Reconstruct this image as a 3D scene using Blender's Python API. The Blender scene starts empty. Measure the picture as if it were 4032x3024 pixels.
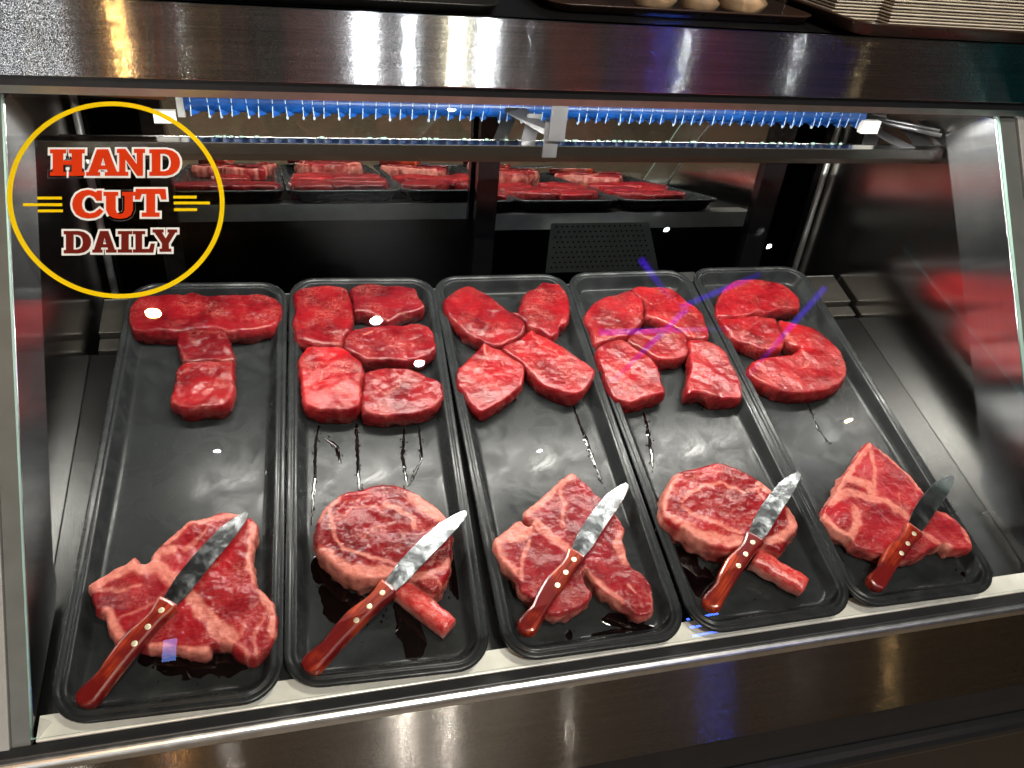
import bpy, bmesh, math, random
import numpy as np
from mathutils import Matrix, Vector, noise
from mathutils.geometry import delaunay_2d_cdt
R = math.radians
CAM_LOC= (0.32694, -0.58972, 0.83839)
CAM_ROT= [(0.968547, 0.061722, -0.241056), (-0.23331, 0.562061, -0.793507), (0.086512, 0.824789, 0.558783)]
LENS=28.121
ALPHA=0.25908
GLASS0= (0.39878, 0.01211, -0.02576) ;GLASS_ANG=0.9093
TRAYS= [(0.0208, 0.0084, -0.0342), (0.2714, 0.0097, -0.0387), (0.5378, 0.0025, -0.0106), (0.7946, 0.0012, 0.0009), (1.0395, 0.0046, -0.0118)] ;TRAY_L=0.7142
STEAKS=[
  {'key':'T1','o':[(0.0507,0.6421),(0.0527,0.6609),(0.0611,0.6777),(0.0755,0.6828),(0.0879,0.6841),(0.1054,0.686),(0.1308,0.6839),(0.1434,0.6881),(0.1563,0.6834),(0.1668,0.6781),(0.1874,0.6791),(0.2082,0.6792),(0.2291,0.6769),(0.2449,0.679),(0.2661,0.673),(0.2792,0.6623),(0.2847,0.6461),(0.2832,0.6286),(0.2782,0.6135),(0.2702,0.6007),(0.2548,0.596),(0.237,0.5916),(0.2194,0.5909),(0.2019,0.5902),(0.1893,0.5972),(0.1694,0.5996),(0.1472,0.5992),(0.1302,0.5966),(0.1133,0.5959),(0.0938,0.599),(0.077,0.6001),(0.0623,0.6046),(0.0539,0.6197)],'zt':0.008,'r':0.01,'col':(0.74,0.8,0.9),'f':[]} ,
  {'key':'T2','o':[(0.1271,0.5905),(0.1352,0.5972),(0.1498,0.6),(0.1695,0.5994),(0.1869,0.5965),(0.197,0.5914),(0.2021,0.5801),(0.2049,0.5655),(0.2095,0.5474),(0.2107,0.5333),(0.2054,0.5295),(0.1909,0.5306),(0.1717,0.5327),(0.1526,0.5317),(0.1408,0.5326),(0.1357,0.5388),(0.1313,0.5564),(0.1268,0.5726)],'zt':0.008,'r':0.007,'col':(0.55,0.75,0.8),'f':[]} ,
  {'key':'T3','o':[(0.1385,0.53),(0.1527,0.5307),(0.1717,0.5306),(0.191,0.5285),(0.2091,0.5292),(0.211,0.5126),(0.2112,0.4923),(0.2115,0.4725),(0.2101,0.4564),(0.2056,0.4472),(0.1953,0.4402),(0.1793,0.4385),(0.1612,0.437),(0.1453,0.4384),(0.1337,0.4456),(0.1253,0.4542),(0.1231,0.4654),(0.1265,0.4731),(0.1269,0.486),(0.1296,0.4989),(0.1281,0.5139),(0.133,0.5236)],'zt':0.008,'r':0.007,'col':(0.85,0.85,0.85),'f':[([(0.1413,0.5279),(0.1721,0.5283),(0.2081,0.5274)],0.002,0.6)]} ,
  {'key':'E1','o':[(0.3044,0.6734),(0.3143,0.6872),(0.3364,0.6924),(0.3613,0.6941),(0.3833,0.6889),(0.394,0.6834),(0.397,0.6666),(0.3995,0.6461),(0.3999,0.6261),(0.398,0.6085),(0.3943,0.5951),(0.3907,0.5839),(0.3818,0.5712),(0.3766,0.553),(0.3635,0.5513),(0.3479,0.5513),(0.3338,0.5534),(0.3212,0.5586),(0.3074,0.5669),(0.3039,0.5782),(0.3031,0.5932),(0.2997,0.6067),(0.3035,0.6219),(0.3065,0.6393),(0.3057,0.6572)],'zt':0.008,'r':0.01,'col':(0.75,0.85,0.9),'f':[]} ,
  {'key':'E2','o':[(0.3995,0.6818),(0.4114,0.6904),(0.4287,0.6939),(0.4483,0.6912),(0.465,0.6862),(0.4822,0.6862),(0.5046,0.6801),(0.5121,0.6755),(0.5123,0.6615),(0.5187,0.6445),(0.521,0.6341),(0.5174,0.6282),(0.5028,0.6209),(0.4853,0.6159),(0.4705,0.608),(0.4558,0.5998),(0.4478,0.6023),(0.4379,0.6127),(0.4222,0.6215),(0.4089,0.6263),(0.4019,0.6267),(0.4025,0.6487),(0.4016,0.6651)],'zt':0.008,'r':0.006,'col':(0.62,0.95,1.05),'f':[]} ,
  {'key':'E3','o':[(0.3802,0.559),(0.3873,0.5734),(0.3961,0.5842),(0.4111,0.5871),(0.4274,0.5888),(0.4438,0.5901),(0.4604,0.5918),(0.4766,0.5888),(0.4909,0.5926),(0.5073,0.5908),(0.5201,0.5822),(0.5265,0.5682),(0.5262,0.551),(0.5271,0.5377),(0.5219,0.5269),(0.5081,0.515),(0.494,0.5106),(0.4832,0.5096),(0.4672,0.5089),(0.4519,0.5137),(0.4362,0.5148),(0.4231,0.514),(0.4103,0.5168),(0.4007,0.5264),(0.3883,0.5346),(0.38,0.5461)],'zt':0.008,'r':0.006,'col':(0.68,0.9,0.95),'f':[([(0.4121,0.5682),(0.4207,0.5752),(0.4289,0.5766)],0.0022,0.6)]} ,
  {'key':'E4','o':[(0.3208,0.5464),(0.3299,0.549),(0.3452,0.5465),(0.3632,0.5464),(0.3797,0.5416),(0.3879,0.529),(0.3986,0.5175),(0.4052,0.5028),(0.4051,0.487),(0.4004,0.4685),(0.398,0.4451),(0.3945,0.4273),(0.3893,0.4181),(0.3792,0.4141),(0.362,0.4125),(0.3428,0.4142),(0.3286,0.4187),(0.317,0.4261),(0.3103,0.4395),(0.3099,0.4592),(0.3094,0.4792),(0.3072,0.4998),(0.3064,0.519),(0.3114,0.5327)],'zt':0.011,'r':0.009,'col':(1.15,1,1),'f':[([(0.341,0.4914),(0.3375,0.4712),(0.3512,0.4735)],0.002,0.5),([(0.3725,0.4924),(0.382,0.4847)],0.0018,0.5)]} ,
  {'key':'E5','o':[(0.4061,0.4871),(0.4185,0.4931),(0.4394,0.495),(0.4603,0.4948),(0.4782,0.4902),(0.4906,0.484),(0.5048,0.4723),(0.5169,0.4643),(0.5232,0.4569),(0.5235,0.4465),(0.5235,0.4329),(0.5169,0.42),(0.5038,0.4096),(0.4901,0.4026),(0.4719,0.3994),(0.4544,0.3994),(0.4344,0.3986),(0.4173,0.4012),(0.403,0.4057),(0.3961,0.4111),(0.3967,0.4272),(0.3999,0.4468),(0.4033,0.4667)],'zt':0.008,'r':0.006,'col':(0.78,0.85,0.9),'f':[([(0.4519,0.4907),(0.4622,0.4776),(0.4572,0.4573),(0.4418,0.445)],0.0025,0.5),([(0.4202,0.4569),(0.4269,0.448)],0.0031,0.6)]} ,
  {'key':'X1','o':[(0.5548,0.6371),(0.5597,0.651),(0.5746,0.6645),(0.5908,0.6761),(0.6061,0.6808),(0.6167,0.6749),(0.6292,0.6638),(0.6433,0.6466),(0.6565,0.6255),(0.6679,0.6108),(0.6797,0.5982),(0.6877,0.5851),(0.6866,0.5723),(0.6801,0.5581),(0.6687,0.5474),(0.6564,0.5419),(0.641,0.5347),(0.6267,0.532),(0.614,0.5373),(0.5998,0.5494),(0.5855,0.5616),(0.5724,0.5814),(0.5618,0.6013),(0.5549,0.6192)],'zt':0.008,'r':0.007,'col':(0.82,0.95,1),'f':[]} ,
  {'key':'X2','o':[(0.6854,0.6179),(0.6927,0.6317),(0.7016,0.6519),(0.7112,0.6619),(0.7245,0.6676),(0.7429,0.6817),(0.7576,0.6797),(0.7726,0.6781),(0.7803,0.6606),(0.7824,0.6393),(0.7792,0.6187),(0.7723,0.5947),(0.7619,0.5774),(0.7484,0.5704),(0.7436,0.5571),(0.7281,0.5465),(0.7205,0.5509),(0.7119,0.563),(0.702,0.5694),(0.692,0.5758),(0.6907,0.5857),(0.6813,0.5993),(0.672,0.6094),(0.682,0.6088)],'zt':0.008,'r':0.007,'col':(0.85,0.95,1),'f':[]} ,
  {'key':'X3','o':[(0.6088,0.539),(0.6178,0.5291),(0.6279,0.5247),(0.6353,0.5206),(0.6459,0.5053),(0.6571,0.4937),(0.6644,0.4824),(0.6595,0.46),(0.6516,0.4434),(0.6383,0.431),(0.6227,0.419),(0.6019,0.4061),(0.585,0.3979),(0.577,0.3954),(0.5677,0.4075),(0.5612,0.421),(0.5564,0.4379),(0.5497,0.4518),(0.5506,0.4686),(0.5549,0.4838),(0.566,0.4952),(0.5789,0.5084),(0.5954,0.5252)],'zt':0.008,'r':0.005,'col':(1,0.95,0.95),'f':[([(0.6063,0.534),(0.6063,0.5122),(0.6099,0.4958)],0.0028,0.75),([(0.6056,0.5015),(0.5961,0.4863)],0.002,0.6),([(0.5972,0.4705),(0.5982,0.455)],0.0015,0.5)]} ,
  {'key':'X4','o':[(0.6372,0.5259),(0.6552,0.5369),(0.6739,0.5458),(0.6883,0.56),(0.6974,0.5625),(0.7067,0.5531),(0.7189,0.5447),(0.7302,0.5325),(0.7414,0.5205),(0.7539,0.5029),(0.7668,0.4873),(0.7795,0.4719),(0.782,0.4627),(0.774,0.4474),(0.7611,0.431),(0.7484,0.42),(0.7333,0.4145),(0.7183,0.4192),(0.7045,0.4288),(0.6884,0.4404),(0.6765,0.4586),(0.6678,0.4804),(0.6588,0.4953),(0.6456,0.5107)],'zt':0.008,'r':0.005,'col':(1.02,1,1),'f':[([(0.6928,0.5621),(0.6983,0.5427),(0.7051,0.5235),(0.7246,0.511),(0.7288,0.4942)],0.002,0.6),([(0.7051,0.5235),(0.6921,0.5281)],0.0015,0.5),([(0.6866,0.4919),(0.6991,0.4982)],0.0015,0.5)]} ,
  {'key':'A1','o':[(0.8016,0.5959),(0.8134,0.6116),(0.83,0.6273),(0.8482,0.6368),(0.8653,0.6423),(0.8857,0.6477),(0.9002,0.6535),(0.9097,0.6487),(0.9156,0.6376),(0.9209,0.6245),(0.9178,0.6058),(0.9089,0.5815),(0.8994,0.5659),(0.8836,0.5529),(0.8707,0.5427),(0.8591,0.5341),(0.8451,0.535),(0.8224,0.5285),(0.8,0.5216),(0.7985,0.537),(0.8002,0.5641),(0.7972,0.5801)],'zt':0.01,'r':0.01,'col':(0.9,1.3,1.25),'f':[]} ,
  {'key':'A2','o':[(0.9102,0.6564),(0.9262,0.6644),(0.9477,0.6611),(0.9699,0.6601),(0.9873,0.6539),(0.9966,0.6434),(1.0039,0.6278),(1.0111,0.6123),(1.0222,0.599),(1.0261,0.5798),(1.023,0.5593),(1.0208,0.5392),(1.0154,0.5255),(1.0049,0.5211),(0.9905,0.524),(0.9776,0.5269),(0.9713,0.5392),(0.9608,0.5531),(0.9488,0.5631),(0.9336,0.573),(0.9204,0.5799),(0.9145,0.5864),(0.9214,0.6109),(0.9235,0.6268),(0.9161,0.6409)],'zt':0.008,'r':0.007,'col':(1,1.25,1.2),'f':[([(0.9815,0.5517),(0.9878,0.5353),(0.988,0.5234)],0.0026,0.6)]} ,
  {'key':'A3','o':[(0.86,0.5278),(0.8719,0.5418),(0.8874,0.5526),(0.906,0.5554),(0.9337,0.5557),(0.9526,0.5565),(0.9619,0.5479),(0.9725,0.536),(0.9721,0.5222),(0.9677,0.5031),(0.9621,0.4912),(0.9473,0.4824),(0.9278,0.4782),(0.9075,0.4797),(0.8949,0.4863),(0.887,0.4981),(0.8762,0.5087),(0.867,0.517)],'zt':0.008,'r':0.006,'col':(0.85,1,1),'f':[]} ,
  {'key':'A4','o':[(0.7992,0.5111),(0.8092,0.5206),(0.8284,0.5281),(0.8471,0.5314),(0.858,0.5253),(0.8652,0.5152),(0.8761,0.503),(0.8886,0.4871),(0.8954,0.4706),(0.8953,0.4487),(0.8918,0.4346),(0.8915,0.417),(0.8893,0.4067),(0.8745,0.401),(0.8563,0.3975),(0.8383,0.3939),(0.8237,0.3918),(0.809,0.3981),(0.7984,0.4041),(0.7953,0.4215),(0.7944,0.4425),(0.7968,0.46),(0.7949,0.4782),(0.7959,0.4965)],'zt':0.008,'r':0.006,'col':(1,1.1,1.1),'f':[([(0.8663,0.4639),(0.8636,0.4424),(0.8716,0.4276),(0.886,0.4194)],0.0022,0.6)]} ,
  {'key':'A5','o':[(0.9738,0.5194),(0.9897,0.5222),(1.0041,0.5193),(1.0166,0.5114),(1.0272,0.4989),(1.0347,0.4829),(1.0331,0.4602),(1.0345,0.4415),(1.0344,0.4232),(1.029,0.4056),(1.0203,0.3851),(1.0018,0.3849),(0.9841,0.3847),(0.9684,0.3895),(0.9575,0.3992),(0.944,0.4021),(0.9279,0.4017),(0.9334,0.4206),(0.9442,0.4376),(0.9551,0.4587),(0.9598,0.477),(0.9679,0.4954)],'zt':0.008,'r':0.006,'col':(1,1.15,1.15),'f':[([(0.9746,0.5125),(0.972,0.4934)],0.0022,0.6),([(0.9871,0.4771),(0.9759,0.4481),(0.9562,0.4279)],0.002,0.5)]} ,
  {'key':'S1','o':[(1.063,0.6067),(1.0786,0.6302),(1.1031,0.656),(1.1287,0.6718),(1.1536,0.6737),(1.1759,0.6727),(1.1963,0.6674),(1.2161,0.6605),(1.2298,0.6478),(1.2379,0.6304),(1.2411,0.6135),(1.2355,0.5972),(1.2275,0.5887),(1.2077,0.5874),(1.1922,0.5882),(1.171,0.5834),(1.1531,0.5784),(1.1472,0.5828),(1.1386,0.5845),(1.1288,0.5798),(1.1174,0.575),(1.0926,0.5745),(1.071,0.5738),(1.0553,0.5763),(1.0554,0.5892)],'zt':0.008,'r':0.008,'col':(0.95,1.15,1.15),'f':[([(1.1534,0.6238),(1.1507,0.6034)],0.0016,0.5)]} ,
  {'key':'S2','o':[(1.0538,0.5725),(1.0727,0.5706),(1.0974,0.5714),(1.1201,0.574),(1.1356,0.5743),(1.1459,0.5693),(1.1575,0.5675),(1.1669,0.5641),(1.1653,0.5493),(1.1632,0.534),(1.1622,0.5188),(1.1578,0.504),(1.1457,0.49),(1.1301,0.4874),(1.1119,0.4869),(1.0969,0.4934),(1.0843,0.5053),(1.0671,0.5139),(1.0587,0.5294),(1.0546,0.5485),(1.0534,0.564)],'zt':0.008,'r':0.008,'col':(0.95,1.15,1.1),'f':[]} ,
  {'key':'S3','o':[(1.1722,0.5581),(1.1829,0.5555),(1.1994,0.5506),(1.2149,0.5437),(1.2295,0.535),(1.2412,0.5207),(1.2489,0.5048),(1.2545,0.4855),(1.2571,0.4667),(1.2533,0.4451),(1.2443,0.4242),(1.2295,0.4061),(1.2095,0.3939),(1.1882,0.3871),(1.1636,0.3851),(1.1372,0.3846),(1.1153,0.3872),(1.0959,0.3948),(1.081,0.4061),(1.0661,0.4175),(1.0567,0.432),(1.0588,0.4456),(1.0733,0.4604),(1.0913,0.4679),(1.1137,0.4717),(1.1379,0.4724),(1.1558,0.4722),(1.1679,0.4787),(1.184,0.4867),(1.1724,0.4942),(1.164,0.5023),(1.1656,0.5142),(1.1668,0.5332)],'zt':0.008,'r':0.006,'col':(1.05,1.1,1.05),'f':[([(1.1824,0.4852),(1.1794,0.4634),(1.1829,0.4523),(1.1766,0.4456),(1.1611,0.4415)],0.003,0.75),([(1.1847,0.4558),(1.1984,0.444)],0.002,0.6),([(1.1625,0.5202),(1.1751,0.508),(1.1758,0.4968)],0.0053,0.45)]} ,
  {'key':'K1','o':[(0.0474,0.1698),(0.0568,0.1776),(0.073,0.1885),(0.0897,0.197),(0.0972,0.2036),(0.1005,0.1956),(0.1079,0.192),(0.1154,0.1964),(0.1181,0.2055),(0.1242,0.2144),(0.1328,0.2231),(0.1459,0.2356),(0.1594,0.2485),(0.1735,0.2497),(0.1901,0.2551),(0.2069,0.2567),(0.2216,0.2514),(0.235,0.2439),(0.2435,0.234),(0.2434,0.2194),(0.2398,0.2055),(0.2374,0.189),(0.2385,0.1696),(0.242,0.145),(0.25,0.136),(0.2612,0.1202),(0.2645,0.1083),(0.2667,0.0953),(0.2646,0.0783),(0.2593,0.0658),(0.2504,0.0564),(0.2406,0.0496),(0.2298,0.0524),(0.22,0.0585),(0.2123,0.0703),(0.2036,0.0739),(0.1907,0.0734),(0.1888,0.0655),(0.1782,0.0659),(0.1654,0.0694),(0.1523,0.0767),(0.1355,0.078),(0.1165,0.082),(0.0993,0.0892),(0.0851,0.0971),(0.0763,0.1126),(0.0693,0.1306),(0.0616,0.1341),(0.0573,0.1446),(0.0523,0.1603)],'zt':0.007,'r':0.006,'col':(0.92,1.15,1.15),'f':[([(0.0506,0.1693),(0.074,0.1822),(0.097,0.1937),(0.1065,0.1858),(0.1265,0.1859),(0.1361,0.174),(0.1433,0.1651)],0.0172,0.95),([(0.1193,0.1922),(0.1227,0.208),(0.1408,0.2085)],0.0143,0.85),([(0.1668,0.1387),(0.1809,0.1166),(0.199,0.0967),(0.2167,0.0796)],0.0156,0.85),([(0.1879,0.1032),(0.195,0.0828),(0.2125,0.0707)],0.0094,0.8),([(0.24,0.2377),(0.2376,0.2076),(0.2352,0.1717),(0.2512,0.1297),(0.2623,0.1052),(0.2618,0.0779)],0.0104,0.9),([(0.1333,0.2206),(0.1598,0.2444),(0.1905,0.2495),(0.2169,0.2508)],0.0089,0.85),([(0.0719,0.1294),(0.0818,0.1134),(0.09,0.0933)],0.0162,0.9),([(0.1272,0.082),(0.1571,0.0718),(0.189,0.0659)],0.012,0.9),([(0.0566,0.1639),(0.0784,0.1589),(0.1061,0.1636)],0.0057,0.6),([(0.1548,0.204),(0.1725,0.2214),(0.186,0.2398)],0.0057,0.5),([(0.2297,0.0973),(0.2211,0.0742),(0.2343,0.0533)],0.0052,0.5),([(0.2544,0.1088),(0.2408,0.0785),(0.2429,0.052)],0.0047,0.5),([(0.0862,0.1225),(0.1088,0.1291),(0.1276,0.1365)],0.0037,0.4)],'mar':0.75} ,
  {'key':'K2','o':[(0.3169,0.2003),(0.3199,0.2159),(0.324,0.229),(0.334,0.2444),(0.3462,0.2543),(0.3609,0.2626),(0.3776,0.2636),(0.3949,0.2689),(0.4143,0.2697),(0.431,0.2664),(0.4448,0.259),(0.4605,0.247),(0.4756,0.2323),(0.4878,0.2152),(0.4948,0.1976),(0.496,0.181),(0.4924,0.1626),(0.4893,0.1472),(0.4853,0.1297),(0.4778,0.1155),(0.4688,0.1043),(0.4592,0.1007),(0.4468,0.1085),(0.4346,0.1188),(0.4129,0.1254),(0.3929,0.1268),(0.3667,0.1303),(0.3468,0.1428),(0.3325,0.1597),(0.3212,0.1751),(0.3174,0.1872)],'zt':0.02,'r':0.009,'col':(0.72,0.7,0.75),'f':[([(0.3222,0.1722),(0.3379,0.1575),(0.3545,0.1428),(0.3826,0.1354),(0.4111,0.1304)],0.0227,0.9),([(0.3384,0.2394),(0.3403,0.2145),(0.3433,0.1902),(0.3545,0.1732),(0.3783,0.1625),(0.4021,0.1517),(0.4194,0.1444)],0.0057,0.75),([(0.3463,0.2192),(0.3683,0.2359),(0.3988,0.2352),(0.4195,0.2286)],0.0038,0.55),([(0.4108,0.2366),(0.4286,0.2247),(0.4461,0.2115),(0.4477,0.1962)],0.0081,0.8),([(0.4525,0.2433),(0.467,0.2244),(0.4887,0.2064)],0.0191,0.95),([(0.3226,0.2221),(0.3314,0.2374),(0.3498,0.2549)],0.0081,0.8),([(0.4349,0.1223),(0.458,0.1255),(0.4864,0.1383)],0.0115,0.7),([(0.4642,0.1209),(0.471,0.1051)],0.0033,0.6),([(0.3758,0.1862),(0.3934,0.2027),(0.4121,0.2032)],0.0029,0.5),([(0.3318,0.2048),(0.3599,0.2481),(0.3934,0.2528)],0.0024,0.45)],'mar':0.5,'side':0.75} ,
  {'key':'K3','o':[(0.6062,0.2105),(0.632,0.2279),(0.6543,0.2447),(0.6643,0.2527),(0.6895,0.2676),(0.7001,0.2565),(0.7099,0.2431),(0.7148,0.2319),(0.7245,0.2188),(0.7336,0.2044),(0.7388,0.1862),(0.7426,0.1685),(0.7408,0.1603),(0.7342,0.1499),(0.7351,0.136),(0.7322,0.1227),(0.7347,0.1064),(0.7461,0.0943),(0.7518,0.0806),(0.7516,0.0652),(0.7468,0.0471),(0.7373,0.0373),(0.7228,0.0381),(0.7114,0.0483),(0.7026,0.0594),(0.6933,0.0694),(0.6823,0.0822),(0.6743,0.0973),(0.6691,0.1097),(0.665,0.1082),(0.6631,0.0924),(0.6676,0.0779),(0.6638,0.0684),(0.6492,0.0594),(0.631,0.0534),(0.6074,0.0531),(0.5954,0.0717),(0.5859,0.0816),(0.5744,0.093),(0.5738,0.1069),(0.5647,0.1259),(0.5538,0.1429),(0.5515,0.1617),(0.5542,0.1722),(0.5717,0.1837),(0.5946,0.1977),(0.6,0.19),(0.6078,0.1871),(0.6124,0.1927),(0.6041,0.1951)],'zt':0.007,'r':0.005,'col':(0.8,1.2,1.3),'f':[([(0.555,0.1685),(0.5751,0.1769),(0.5948,0.1883),(0.6028,0.179),(0.5788,0.171)],0.0176,1.0),([(0.5547,0.1605),(0.5594,0.1362),(0.5708,0.1218)],0.0146,0.85),([(0.6092,0.2078),(0.6305,0.2227),(0.6597,0.2461),(0.688,0.263)],0.0136,0.85),([(0.6156,0.1914),(0.6343,0.1641),(0.6539,0.1426),(0.665,0.1278)],0.0146,0.8),([(0.667,0.2438),(0.6661,0.2142),(0.6538,0.1812)],0.0061,0.7),([(0.6016,0.1627),(0.584,0.133),(0.5786,0.108)],0.0066,0.7),([(0.7348,0.1573),(0.7236,0.142),(0.7292,0.1143)],0.0122,0.8),([(0.6694,0.1076),(0.6872,0.0833),(0.7047,0.0596)],0.0094,0.75),([(0.7214,0.0813),(0.7286,0.0689)],0.0042,0.7),([(0.726,0.2162),(0.739,0.1795)],0.0033,0.5),([(0.751,0.0646),(0.7409,0.0385)],0.0047,0.6)],'mar':0.8,'side':0.85} ,
  {'key':'K4','o':[(0.8038,0.1883),(0.8112,0.2045),(0.8224,0.2176),(0.8397,0.2364),(0.8564,0.2451),(0.879,0.2473),(0.8998,0.2512),(0.9175,0.254),(0.9324,0.2493),(0.9496,0.2367),(0.966,0.2227),(0.979,0.2077),(0.9886,0.1917),(0.996,0.1776),(1.0001,0.1626),(1.0028,0.1451),(1.0003,0.1314),(0.9914,0.1214),(0.9775,0.1149),(0.9664,0.1028),(0.9547,0.0949),(0.9446,0.1015),(0.9363,0.1065),(0.9225,0.1109),(0.901,0.1096),(0.8798,0.1084),(0.8613,0.1133),(0.8477,0.1243),(0.8355,0.1324),(0.8247,0.1445),(0.8123,0.1528),(0.8033,0.1634),(0.8009,0.1747)],'zt':0.02,'r':0.009,'col':(0.85,0.78,0.8),'f':[([(0.8054,0.1864),(0.82,0.2132),(0.8449,0.2385)],0.0117,0.8),([(0.8029,0.1755),(0.8167,0.1601),(0.8394,0.1519)],0.0103,0.7),([(0.8358,0.1913),(0.8515,0.2053),(0.882,0.2151),(0.9118,0.2148),(0.9298,0.2054),(0.9393,0.1955)],0.0058,0.8),([(0.8353,0.1829),(0.8483,0.1688),(0.8751,0.1504),(0.9047,0.1331)],0.0072,0.75),([(0.8266,0.1454),(0.8497,0.1318),(0.8771,0.1231),(0.9032,0.1171)],0.0191,0.9),([(0.9745,0.2064),(0.9874,0.1856)],0.0184,0.95),([(0.9457,0.1977),(0.9634,0.2001),(0.9638,0.1824)],0.0058,0.7),([(0.9969,0.1555),(0.9932,0.1334),(0.973,0.1193),(0.943,0.1122)],0.0139,0.85),([(0.8511,0.2259),(0.8898,0.2351),(0.92,0.2349)],0.0027,0.5),([(0.9115,0.1942),(0.9215,0.1729),(0.8883,0.1571)],0.002,0.45),([(0.9208,0.1096),(0.9569,0.1078)],0.004,0.5)],'mar':0.45,'side':0.7} ,
  {'key':'K5','o':[(1.2053,0.2736),(1.2147,0.2626),(1.2254,0.245),(1.2339,0.2243),(1.2422,0.2039),(1.2473,0.1842),(1.25,0.1667),(1.2538,0.1512),(1.2522,0.138),(1.2648,0.1316),(1.2735,0.1191),(1.279,0.1023),(1.2804,0.0894),(1.2771,0.0772),(1.2704,0.0672),(1.2558,0.0675),(1.2387,0.0712),(1.2313,0.0798),(1.2142,0.0783),(1.2068,0.0767),(1.19,0.0703),(1.1715,0.0661),(1.1523,0.0655),(1.1316,0.0727),(1.1117,0.0812),(1.0946,0.0894),(1.0841,0.0982),(1.0832,0.1081),(1.0694,0.1169),(1.0602,0.1288),(1.0547,0.1452),(1.0638,0.16),(1.0798,0.1728),(1.1033,0.1934),(1.1284,0.2162),(1.1498,0.2314),(1.1806,0.2569)],'zt':0.007,'r':0.005,'col':(1,1.5,1.5),'f':[([(1.2022,0.2665),(1.1736,0.2457),(1.1334,0.2146),(1.0996,0.1878)],0.0094,0.8),([(1.2006,0.2574),(1.1879,0.2228),(1.164,0.1805)],0.0079,0.75),([(1.1299,0.2081),(1.1587,0.1947),(1.1609,0.1809)],0.0172,0.85),([(1.0778,0.1704),(1.1179,0.1857),(1.1389,0.1766),(1.1726,0.1612),(1.197,0.1305)],0.0143,0.85),([(1.0594,0.1469),(1.0647,0.1212),(1.0841,0.1111),(1.1063,0.1318),(1.1149,0.1564)],0.0138,0.85),([(1.2169,0.2558),(1.2349,0.216),(1.2486,0.1659)],0.0064,0.8),([(1.2745,0.102),(1.2737,0.0737)],0.0064,0.7),([(1.2048,0.1009),(1.2198,0.0835),(1.2362,0.0737)],0.0099,0.75),([(1.2044,0.176),(1.1902,0.1411)],0.003,0.5),([(1.2397,0.1789),(1.2185,0.1443)],0.0025,0.5),([(1.2519,0.1338),(1.2689,0.1188)],0.0049,0.6)],'mar':0.55,'side':0.6} ,
]
KNIVES= [{'key': 'N1', 'b': [0.0635, 0.0314, 0.006], 't': [0.2332, 0.2457, 0.017], 'o': [0.1422, 0.132, 0.0111]}, {'key': 'N2', 'b': [0.3049, 0.0292, 0.012], 't': [0.5173, 0.2009, 0.036], 'o': [0.4043, 0.1114, 0.0233]}, {'key': 'N3', 'b': [0.5645, 0.0355, 0.006], 't': [0.7738, 0.2406, 0.017], 'o': [0.661, 0.1319, 0.0111]}, {'key': 'N4', 'b': [0.8189, 0.032, 0.012], 't': [1.0432, 0.2204, 0.036], 'o': [0.9209, 0.1186, 0.0229]}, {'key': 'N5', 'b': [1.076, 0.0302, 0.006], 't': [1.3192, 0.194, 0.017], 'o': [1.1873, 0.1069, 0.0111]}]
BLADE= [(0.002, 0.0105), (0.0297, 0.0159), (0.058, 0.0172), (0.0851, 0.0166), (0.1084, 0.0151), (0.128, 0.0098), (0.1396, 0.0053), (0.1452, 0.002), (0.1451, -0.0028), (0.1399, -0.0061), (0.1308, -0.0076), (0.1141, -0.0094), (0.0916, -0.0103), (0.0705, -0.0103), (0.0421, -0.0111), (0.0211, -0.012), (0.0007, -0.0101)]
HANDLE= [(0.0011, 0.013), (-0.0082, 0.0123), (-0.0175, 0.0103), (-0.0279, 0.0101), (-0.0411, 0.0125), (-0.0574, 0.0148), (-0.0734, 0.0138), (-0.0885, 0.0119), (-0.1011, 0.0093), (-0.1128, 0.0108), (-0.1243, 0.0123), (-0.131, 0.0118), (-0.1362, 0.0079), (-0.1386, 0.001), (-0.1377, -0.0059), (-0.1327, -0.0129), (-0.1275, -0.0149), (-0.1154, -0.0142), (-0.095, -0.0126), (-0.0735, -0.0118), (-0.0492, -0.0119), (-0.0242, -0.0119), (0.0005, -0.0135)]
RIVETS= [(-0.0132, -0.0028), (-0.0362, -0.0037), (-0.0587, -0.0046)]
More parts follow.
